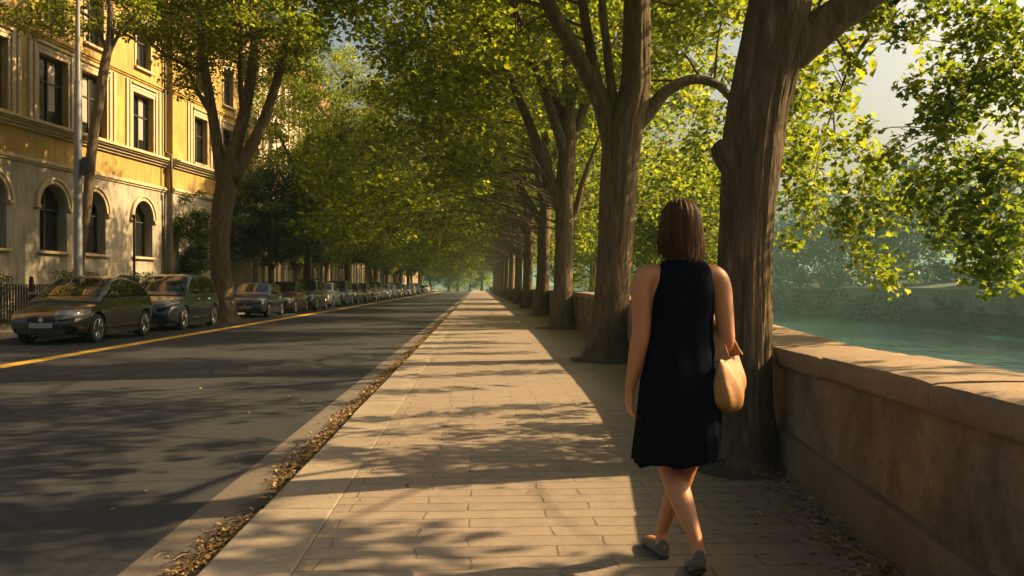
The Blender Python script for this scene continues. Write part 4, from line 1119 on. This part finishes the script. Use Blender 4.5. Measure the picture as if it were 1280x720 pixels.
for kind, col, y, lab in CARS:
    src = base_car[kind]
    if kind not in used: c = src; used.add(kind); first = True
    else:
        c = copy_tree(src); first = False
    W_ = {'hatch': .885, 'suv': .92, 'compact': .83}[kind]
    c.location = (-8.80 - W_ + rnd.uniform(-.08, .04), y, ROADZ + .003); c.rotation_euler.z = PI + rnd.uniform(-.012, .012)
    c['label'] = lab
    if first: c.scale = {'hatch': (1, 1.07, 1.03), 'suv': (1, 1.03, 1), 'compact': (1, 1, 1)}[kind]
    else: c.scale = (1, rnd.uniform(.98, 1.05), rnd.uniform(.98, 1.03))
    if not first:
        for ch in c.children:
            if ch.name.split('.')[0] in ('body', 'cabin', 'wing_mirror'):
                ch.material_slots[0].link = 'OBJECT'; ch.material_slots[0].material = cols[col]

# ------------------------------------------------------------------ the woman
WB = Vector((.885, 3.78, 0))
pr = empty('person', WB); tag(pr, 'woman in a sleeveless dark dress walking away along the pavement', 'person')
def eggr(cx, cy, z, rx, ry, n=28, sq=2.0):
    out = []
    for k in range(n):
        a = 2 * PI * k / n; c, s = math.cos(a), math.sin(a)
        out.append((cx + rx * abs(c) ** (2 / sq) * (1 if c >= 0 else -1), cy + ry * abs(s) ** (2 / sq) * (1 if s >= 0 else -1), z))
    return out
bd = MB()
TS = [(.715, .0, .0, .10, .085), (.76, .0, -.005, .155, .115), (.82, 0, -.012, .168, .122), (.88, .003, -.008, .158, .112), (.95, .006, 0, .132, .095), (1.01, .008, .003, .120, .088), (1.08, .01, .003, .128, .094), (1.15, .012, .003, .138, .102), (1.22, .013, -.002, .142, .098), (1.27, .013, -.008, .140, .085), (1.305, .013, -.012, .125, .07), (1.335, .013, -.012, .085, .06), (1.36, .013, -.008, .056, .054), (1.40, .013, 0, .050, .052), (1.45, .013, .006, .050, .052)]
bd.loft([eggr(cx, cy, z, rx, ry, 28, 2.25) for z, cx, cy, rx, ry in TS])
# head with face
HC = Vector((.013, .018, 1.505))
bd.sphere(HC, (.073, .092, .108), 28, 18); bd.sphere(HC + Vector((0, .028, -.055)), (.055, .062, .058), 20, 12)
bd.sphere(HC + Vector((0, .062, -.098)), (.024, .022, .018), 14, 8)
bd.tube([HC + Vector((0, .088, .015)), HC + Vector((0, .104, -.018)), HC + Vector((0, .098, -.03))], [.009, .014, .012], 10)
bd.sphere(HC + Vector((0, .086, -.057)), (.024, .011, .006), 12, 8); bd.sphere(HC + Vector((0, .086, -.067)), (.021, .011, .007), 12, 8)
bd.sphere(HC + Vector((0, .082, .022)), (.05, .012, .008), 14, 8)
for sx in (-1, 1): bd.sphere(HC + Vector((sx * .075, -.004, -.012)), (.012, .022, .032), 12, 8)
def chain(pts, n=20, sub=6):
    q = crom(pts, sub)
    bd.tube([v[:3] for v in q], [(v[3], v[4]) for v in q], n)
def ch(pts): chain([(x, y, z, r, r) for x, y, z, r in pts])
# left arm hanging
ch([(-.085, -.012, 1.285, .045), (-.135, -.014, 1.283, .050), (-.163, -.016, 1.24, .050), (-.166, -.018, 1.15, .046), (-.167, -.020, 1.05, .041), (-.176, -.012, .985, .041), (-.190, .0, .90, .035), (-.205, .015, .82, .026), (-.211, .022, .785, .024)])
# right arm, elbow bent, forearm carried forward
ch([(.10, -.012, 1.285, .045), (.158, -.012, 1.28, .049), (.183, -.014, 1.235, .048), (.194, -.02, 1.15, .044), (.203, -.025, 1.06, .039), (.207, -.018, 1.0, .038), (.203, .03, .968, .036), (.188, .11, .975, .032), (.165, .19, .99, .025), (.158, .22, .998, .023)])
def hand(wr, d, palm_n, side, curl, L=.165):
    "wr wrist, d direction of the hand, palm_n palm normal, side +1/-1 picks the thumb side"
    wr = Vector(wr); d = Vector(d).normalized(); pn = Vector(palm_n); pn = (pn - d * pn.dot(d)).normalized(); u = d.cross(pn) * side
    rows = []
    for t_, hw, ht in ((-.12, .020, .021), (.0, .022, .019), (.22, .034, .016), (.45, .037, .014), (.52, .034, .011)):
        c = wr + d * L * t_
        rows.append([c + u * hw * math.cos(2 * PI * k / 16) + pn * ht * math.sin(2 * PI * k / 16) for k in range(16)])
    bd.loft(rows)
    for i, (off, ln) in enumerate(((.027, .070), (.009, .078), (-.009, .073), (-.026, .057))):
        b0_ = wr + d * L * .44 + u * off; pts = [b0_]; a = curl * .5; rr_ = .0088 if i < 3 else .0076
        for seg, fr_ in enumerate((.42, .33, .25)):
            dirn = d * math.cos(a) + pn * math.sin(a) + u * off * 1.5; pts.append(pts[-1] + dirn * ln * fr_); a += curl
        q = crom([tuple(p) for p in pts], 4); bd.tube([tuple(v) for v in q], [rr_ * (1 - .28 * j / (len(q) - 1)) for j in range(len(q))], 10)
    tb = wr + d * L * .10 + u * .024
    pts = [tb, tb + d * .028 + u * .018 + pn * .010, tb + d * .055 + u * .022 + pn * .020, tb + d * .075 + u * .018 + pn * .028]
    q = crom([tuple(p) for p in pts], 4); bd.tube([tuple(v) for v in q], [.0125 - .0045 * j / (len(q) - 1) for j in range(len(q))], 10)
hand((-.211, .022, .785), (-.01, .12, -1), (1, .25, 0), -1, .38)
hand((.158, .22, .998), (-.18, 1, .12), (-.75, .1, -.65), 1, .85)
# legs
chain([(-.082, -.005, .80, .088, .095), (-.080, .0, .68, .078, .085), (-.062, .012, .55, .064, .066), (-.045, .012, .47, .055, .056), (-.030, -.005, .415, .052, .053), (-.014, -.07, .345, .053, .056), (.008, -.13, .26, .043, .046), (.028, -.185, .18, .030, .034), (.036, -.205, .125, .029, .034)], 22)
chain([(.082, .0, .80, .088, .095), (.082, .03, .68, .077, .083), (.074, .055, .55, .062, .064), (.064, .075, .47, .053, .054), (.050, .085, .41, .050, .051), (.022, .095, .33, .050, .054), (-.012, .115, .23, .040, .044), (-.038, .13, .14, .029, .033), (-.046, .135, .09, .029, .034)], 22)
# feet
ch([(.036, -.213, .13, .028), (.040, -.208, .09, .030), (.046, -.155, .055, .033), (.052, -.095, .033, .034), (.056, -.045, .026, .030), (.058, -.015, .024, .022)])
ch([(-.046, .125, .10, .029), (-.048, .118, .05, .030), (-.054, .17, .045, .031), (-.062, .23, .034, .034), (-.068, .28, .028, .031), (-.071, .315, .024, .022)])
me = bd.mesh('body_raw'); tmp = bpy.data.objects.new('tmp', me); C.objects.link(tmp)
md = tmp.modifiers.new('r', 'REMESH'); md.mode = 'VOXEL'; md.voxel_size = .0052; md.use_smooth_shade = True
ms = tmp.modifiers.new('s', 'SMOOTH'); ms.factor = .5; ms.iterations = 7
dg = bpy.context.evaluated_depsgraph_get(); dg.update()
bme = bpy.data.meshes.new_from_object(tmp.evaluated_get(dg)); bpy.data.objects.remove(tmp)
bme.materials.clear(); link('body', bme, M['skin'], pr, True)
for sx in (-1, 1): MB().sphere(HC + Vector((sx * .031, .078, .002)), .0125, 12, 8).build('eye', M['eye'], pr, True)
# dress
def dring(z, cx, cy, rx, ry, fold=0, ph=0, n=96, sq=2.2, hem=0):
    out = []
    for k in range(n):
        a = 2 * PI * k / n; c, s = math.cos(a), math.sin(a)
        f = fold * (math.sin(7 * a + ph) * .6 + math.sin(13 * a + 1.3 + ph * 2) * .4 + .5 * noise.noise(Vector((c * 2, s * 2, z * 3 + ph))))
        rx_, ry_ = rx + f, ry + f
        x = cx + rx_ * abs(c) ** (2 / sq) * (1 if c >= 0 else -1); y = cy + ry_ * abs(s) ** (2 / sq) * (1 if s >= 0 else -1)
        out.append((x, y, z + hem * (.006 * math.sin(5 * a) + .009 * noise.noise(Vector((c * 4, s * 4, 1))) + .010 * c + .012)))
    return out
DR = [(.455, .0, .01, .196, .150, .014, 1), (.475, .0, .01, .196, .150, .013, 1), (.52, .0, .008, .193, .148, .014, .8), (.60, .0, .003, .187, .144, .013, .5), (.68, .0, -.002, .182, .140, .010, .2), (.76, .002, -.01, .178, .138, .004, 0), (.83, .004, -.013, .174, .134, .003, 0), (.90, .006, -.008, .160, .120, .004, 0), (.96, .008, 0, .146, .108, .005, 0), (1.02, .010, .003, .139, .103, .005, 0), (1.08, .012, .004, .138, .106, .003, 0), (1.15, .014, .003, .140, .112, .002, 0), (1.20, .016, .0, .136, .108, .001, 0), (1.235, .018, -.004, .127, .102, 0, 0), (1.27, .019, -.008, .120, .092, 0, 0), (1.30, .020, -.010, .116, .082, 0, 0), (1.325, .020, -.012, .108, .072, 0, 0), (1.345, .019, -.010, .088, .066, 0, 0), (1.352, .018, -.008, .070, .062, 0, 0)]
dm = MB(); rr_ = [dring(z, cx, cy, rx, ry, f, .7 + z * 1.5, sq=2.2 + max(0, min(1.4, (z - 1.12) * 10)), hem=(1 if z < .48 else 0)) for z, cx, cy, rx, ry, f, _ in DR]
inner = [[(x * .965, y * .965, z + .004) for x, y, z in rr_[0]]]
dm.loft(inner + rr_, cap0=False, cap1=False)
do = dm.build('dress', M['dress'], pr, True)
sb = do.modifiers.new('s', 'SUBSURF'); sb.levels = 1; sb.render_levels = 1
so = do.modifiers.new('t', 'SOLIDIFY'); so.thickness = .004; so.offset = 0
# hair, shoulder length, open over the face
hm_ = MB(); rows = []; n = 110; nz = 30
for j in range(nz + 1):
    t_ = j / nz; ring = []
    for k in range(n + 1):
        u_ = k / n; half = 2.35 - .35 * min(1, t_ * 2) + (.0 if t_ > .3 else (.3 - t_) * 2.6); a = -PI / 2 + (u_ * 2 - 1) * half     # centred on the back
        c, s = math.cos(a), math.sin(a)
        zend = 1.374 - .055 * max(0, c) ** 1.5 + .006 * max(0, -c) - .022 * noise.noise(Vector((u_ * 26, 0, 0))) - .012 * noise.noise(Vector((u_ * 70, 4, 0)))
        ztop = 1.628
        if t_ < .38:
            th = t_ / .38 * PI / 2; z = 1.515 + (ztop - 1.515) * math.cos(th); q = math.sin(th)
        else:
            z = 1.515 + (zend - 1.515) * (t_ - .38) / .62; q = 1.0
        v = max(0, (1.515 - z)) / .17
        rx = .082 * q + .009 * math.sin(PI * min(1, v)) - .022 * v * v; ry = .112 * q - .012 * v
        rip = 1 + .030 * q * noise.noise(Vector((u_ * 16, z * 3, 2)))
        tuck = .012 * max(0, c) * v
        ring.append((HC.x + rx * c * rip + tuck, HC.y - .004 + ry * s * rip + max(0, s) * .0, z + .004 * q * math.sin(u_ * 90)))
    rows.append(ring)
hm_.loft(rows, closed=False, cap0=False, cap1=False)
HR = np.array(rows)
for _ in range(3400):
    u_ = rng.uniform(0, n); k0 = int(min(u_, n - 1)); fu = u_ - k0; j0 = int(rng.uniform(3, 16)); pts = []
    pile = rng.uniform(.000, .007); fly = rng.normal() * .014 if rng.uniform() < .2 else rng.normal() * .0025; du = rng.normal() * 1.6
    for j in range(j0, nz + 1, 2):
        q_ = (j - j0) / (nz - j0 + 1e-6); uu = min(max(u_ + du * q_ * q_, 0), n - 1e-3); k1 = int(uu); f1_ = uu - k1
        p_ = HR[j, k1] * (1 - f1_) + HR[j, min(k1 + 1, n)] * f1_; o_ = p_ - np.array([HC.x, HC.y, p_[2]]); o_ /= np.linalg.norm(o_) + 1e-6
        pts.append(p_ + o_ * (pile + fly * q_ ** 2))
    if len(pts) < 4: continue
    ext = rng.uniform(-.004, .030); d_ = pts[-1] - pts[-2]; pts.append(pts[-1] + d_ / (np.linalg.norm(d_) + 1e-6) * max(.004, ext))
    hm_.tube(pts, [.0009] * (len(pts) - 1) + [.0003], 3, caps=False)
ho_ = hm_.build('hair', M['hair'], pr, True)
# shoes
def shoe(pts, heel, name='shoe'):
    q = crom(pts, 6); m_ = MB()
    rows = []
    for i, v in enumerate(q):
        t = Vector(q[min(i + 1, len(q) - 1)][:3]) - Vector(q[max(i - 1, 0)][:3]); t.z = 0; t.normalize(); sdv = Vector((t.y, -t.x, 0))
        rows.append([Vector(v[:3]) + sdv * v[3] * math.cos(2 * PI * k / 20) + Vector((0, 0, 1)) * v[4] * math.sin(2 * PI * k / 20) for k in range(20)])
    m_.loft(rows)
    s_ = m_.build(name, M['shoe'], pr, True)
    sb = s_.modifiers.new('s', 'SUBSURF'); sb.levels = 1; sb.render_levels = 1
    m2 = MB(); L_ = []; R_ = []
    for i, v in enumerate(q):
        t = Vector(q[min(i + 1, len(q) - 1)][:3]) - Vector(q[max(i - 1, 0)][:3]); t.z = 0; t.normalize(); sdv = Vector((t.y, -t.x, 0))
        c = Vector(v[:3]) - Vector((0, 0, v[4] * .80)); L_.append(c + sdv * v[3] * .96); R_.append(c - sdv * v[3] * .96)
    rows = [[l, r_, r_ - Vector((0, 0, .010)), l - Vector((0, 0, .010))] for l, r_ in zip(L_, R_)]
    m2.loft(rows).build('sole', M['sole'], s_, fix=True)
shoe([(.034, -.243, .108, .012, .036), (.035, -.235, .105, .026, .042), (.038, -.21, .090, .033, .040), (.045, -.155, .060, .036, .030), (.052, -.095, .037, .042, .026), (.056, -.045, .029, .039, .022), (.058, -.005, .025, .022, .016)], .04)
shoe([(-.044, .088, .050, .012, .040), (-.045, .095, .050, .026, .044), (-.048, .12, .048, .033, .040), (-.055, .18, .040, .036, .032), (-.063, .24, .034, .042, .026), (-.068, .29, .030, .039, .022), (-.071, .33, .026, .022, .016)], .03)

# shoulder bag on her right forearm
bg0 = empty('shoulder_bag', WB + Vector((.222, .015, .655)), R(-28)); bg0.scale = (1.30, 1.30, 1.28); tag(bg0, "tan leather bag hanging from the woman's right forearm", 'bag')
m = MB(); rows = []
for t_ in np.linspace(0, 1, 17):
    y = -.13 + .30 * t_; e = math.sin(PI * (.06 + .88 * t_)) ** .6
    ht = .215 - .018 * math.sin(PI * t_); zb = .085 * (1 - e) ** 1.2 + .012; wd = .052 * e + .004
    ring = []
    for k in range(20):
        a = 2 * PI * k / 20; zz = (1 - math.cos(a)) / 2
        prof = math.sin(PI * min(1, zz ** .62)) ** .75 if 0 < zz < 1 else 0
        fold_ = .006 * math.sin(t_ * 19 + zz * 6)
        ring.append(((wd * prof + fold_ * prof) * (1 if math.sin(a) >= 0 else -1) + .010 * math.sin(t_ * 7), y, zb + (ht - zb) * zz))
    rows.append(ring)
m.loft(rows)
pb = m.build('pouch', M['bag'], bg0, True); sb = pb.modifiers.new('s', 'SUBSURF'); sb.levels = 1; sb.render_levels = 1
def ribbon(pts, wd_, th, name):
    q = crom(pts, 8); rows = []
    for i, v in enumerate(q):
        t = (Vector(q[min(i + 1, len(q) - 1)]) - Vector(q[max(i - 1, 0)])).normalized(); sdv = Vector((1, .0, 0)); sdv = (sdv - t * sdv.dot(t)).normalized(); nn = t.cross(sdv)
        v = Vector(v); w_ = wd_ * (1 + 1.2 * abs(2 * i / (len(q) - 1) - 1) ** 5); rows.append([v + sdv * w_ + nn * th, v - sdv * w_ + nn * th, v - sdv * w_ - nn * th, v + sdv * w_ - nn * th])
    return MB().loft(rows).build(name, M['bag'], bg0, True, 40)
ribbon([(.002, -.085, .205), (-.012, -.06, .265), (-.038, -.02, .318), (-.050, .03, .334), (-.040, .08, .318), (-.014, .11, .265), (.002, .125, .205)], .013, .004, 'strap')

# ------------------------------------------------------------------ fallen leaves
def litter(n, fx, size, name, lab):
    P = np.array([fx() for _ in range(n)])
    V, F_ = leaf_geo(P, size, 'oval', 1.4, rng)
    o = link(name, big_mesh(name, V, F_, M['dry'])); return tag(o, lab, 'leaves', None, 'stuff')
def gut():
    while True:
        y = 1.0 + rng.exponential(13)
        if y > 120: continue
        x = -1.22 - abs(rng.normal()) * .09
        d = noise.noise(Vector((x * 2.5, y * .9, 3.3)))
        if rng.uniform() < .55 + d * .9 and x > -1.75: return (x, y, ROADZ + .012 + rng.uniform(0, .035) * max(.15, 1 - abs(x + 1.25) / .28))
litter(19000, gut, .027, 'fallen_leaves', 'dry brown leaves drifted along the gutter beside the kerb')
def wallfoot():
    y = 2.2 + rng.exponential(3.2); x = wallx(y) - .07 - abs(rng.normal()) * .16
    return (x, y, .010 + rng.uniform(0, .012))
litter(900, wallfoot, .028, 'fallen_leaves', 'dry leaves and twigs gathered at the foot of the parapet')
def scat():
    y = 2.2 + rng.exponential(9); x = rng.uniform(-1.1, 2.2)
    return (x, y, .008 + rng.uniform(0, .006))
litter(70, scat, .028, 'fallen_leaves', 'single dry leaves scattered over the pavement')
def road():
    y = 3.5 + rng.exponential(8); return (rng.uniform(-6, -1.6), y, ROADZ + .010)
litter(45, road, .035, 'fallen_leaves', 'single dry leaves scattered over the asphalt')
# straw-like twigs at the wall foot
m = MB()
for k_ in range(1500):
    y = 3.0 + rng.exponential(2.6); x = wallx(y) - .08 - abs(rng.normal()) * .18
    zb_ = .010
    if k_ > 420:
        q_ = gut(); x, y = q_[0], min(q_[1], 30); zb_ = q_[2]
    a = rng.uniform(0, PI); L = rng.uniform(.04, .14); z = zb_ + rng.uniform(0, .01)
    m.tube([(x, y, z), (x + L * .5 * math.cos(a), y + L * .5 * math.sin(a), z + .012), (x + L * math.cos(a), y + L * math.sin(a), z)], [.0016, .002, .0012], 4)
tag(m.build('dry_twigs', M['dry']), 'thin dry twigs and straw along the gutter and the parapet foot', 'twigs', None, 'stuff')
# soil round the tree feet
def soil(x, y, rx, ry, z=.004):
    n = 40; vs = [(x, y, z + .012)] + [(x + rx * (1 + .25 * noise.noise(Vector((math.cos(2 * PI * k / n) * 2 + x, math.sin(2 * PI * k / n) * 2 + y, 0)))) * math.cos(2 * PI * k / n), y + ry * (1 + .25 * noise.noise(Vector((math.cos(2 * PI * k / n) * 2, math.sin(2 * PI * k / n) * 2, y)))) * math.sin(2 * PI * k / n), z) for k in range(n)]
    tag(MB().add(vs, [(0, k + 1, (k + 1) % n + 1) for k in range(n)]).build('soil_patch', M['soil'], None, True), kind='structure')
soil(1.80, 5.95, .42, .5); soil(2.15, 14.35, .62, .8); soil(2.45, 25, .7, .9); soil(2.68, 36, .7, .9); soil(-9.25, 32, 1.0, 1.4, ROADZ + .004)
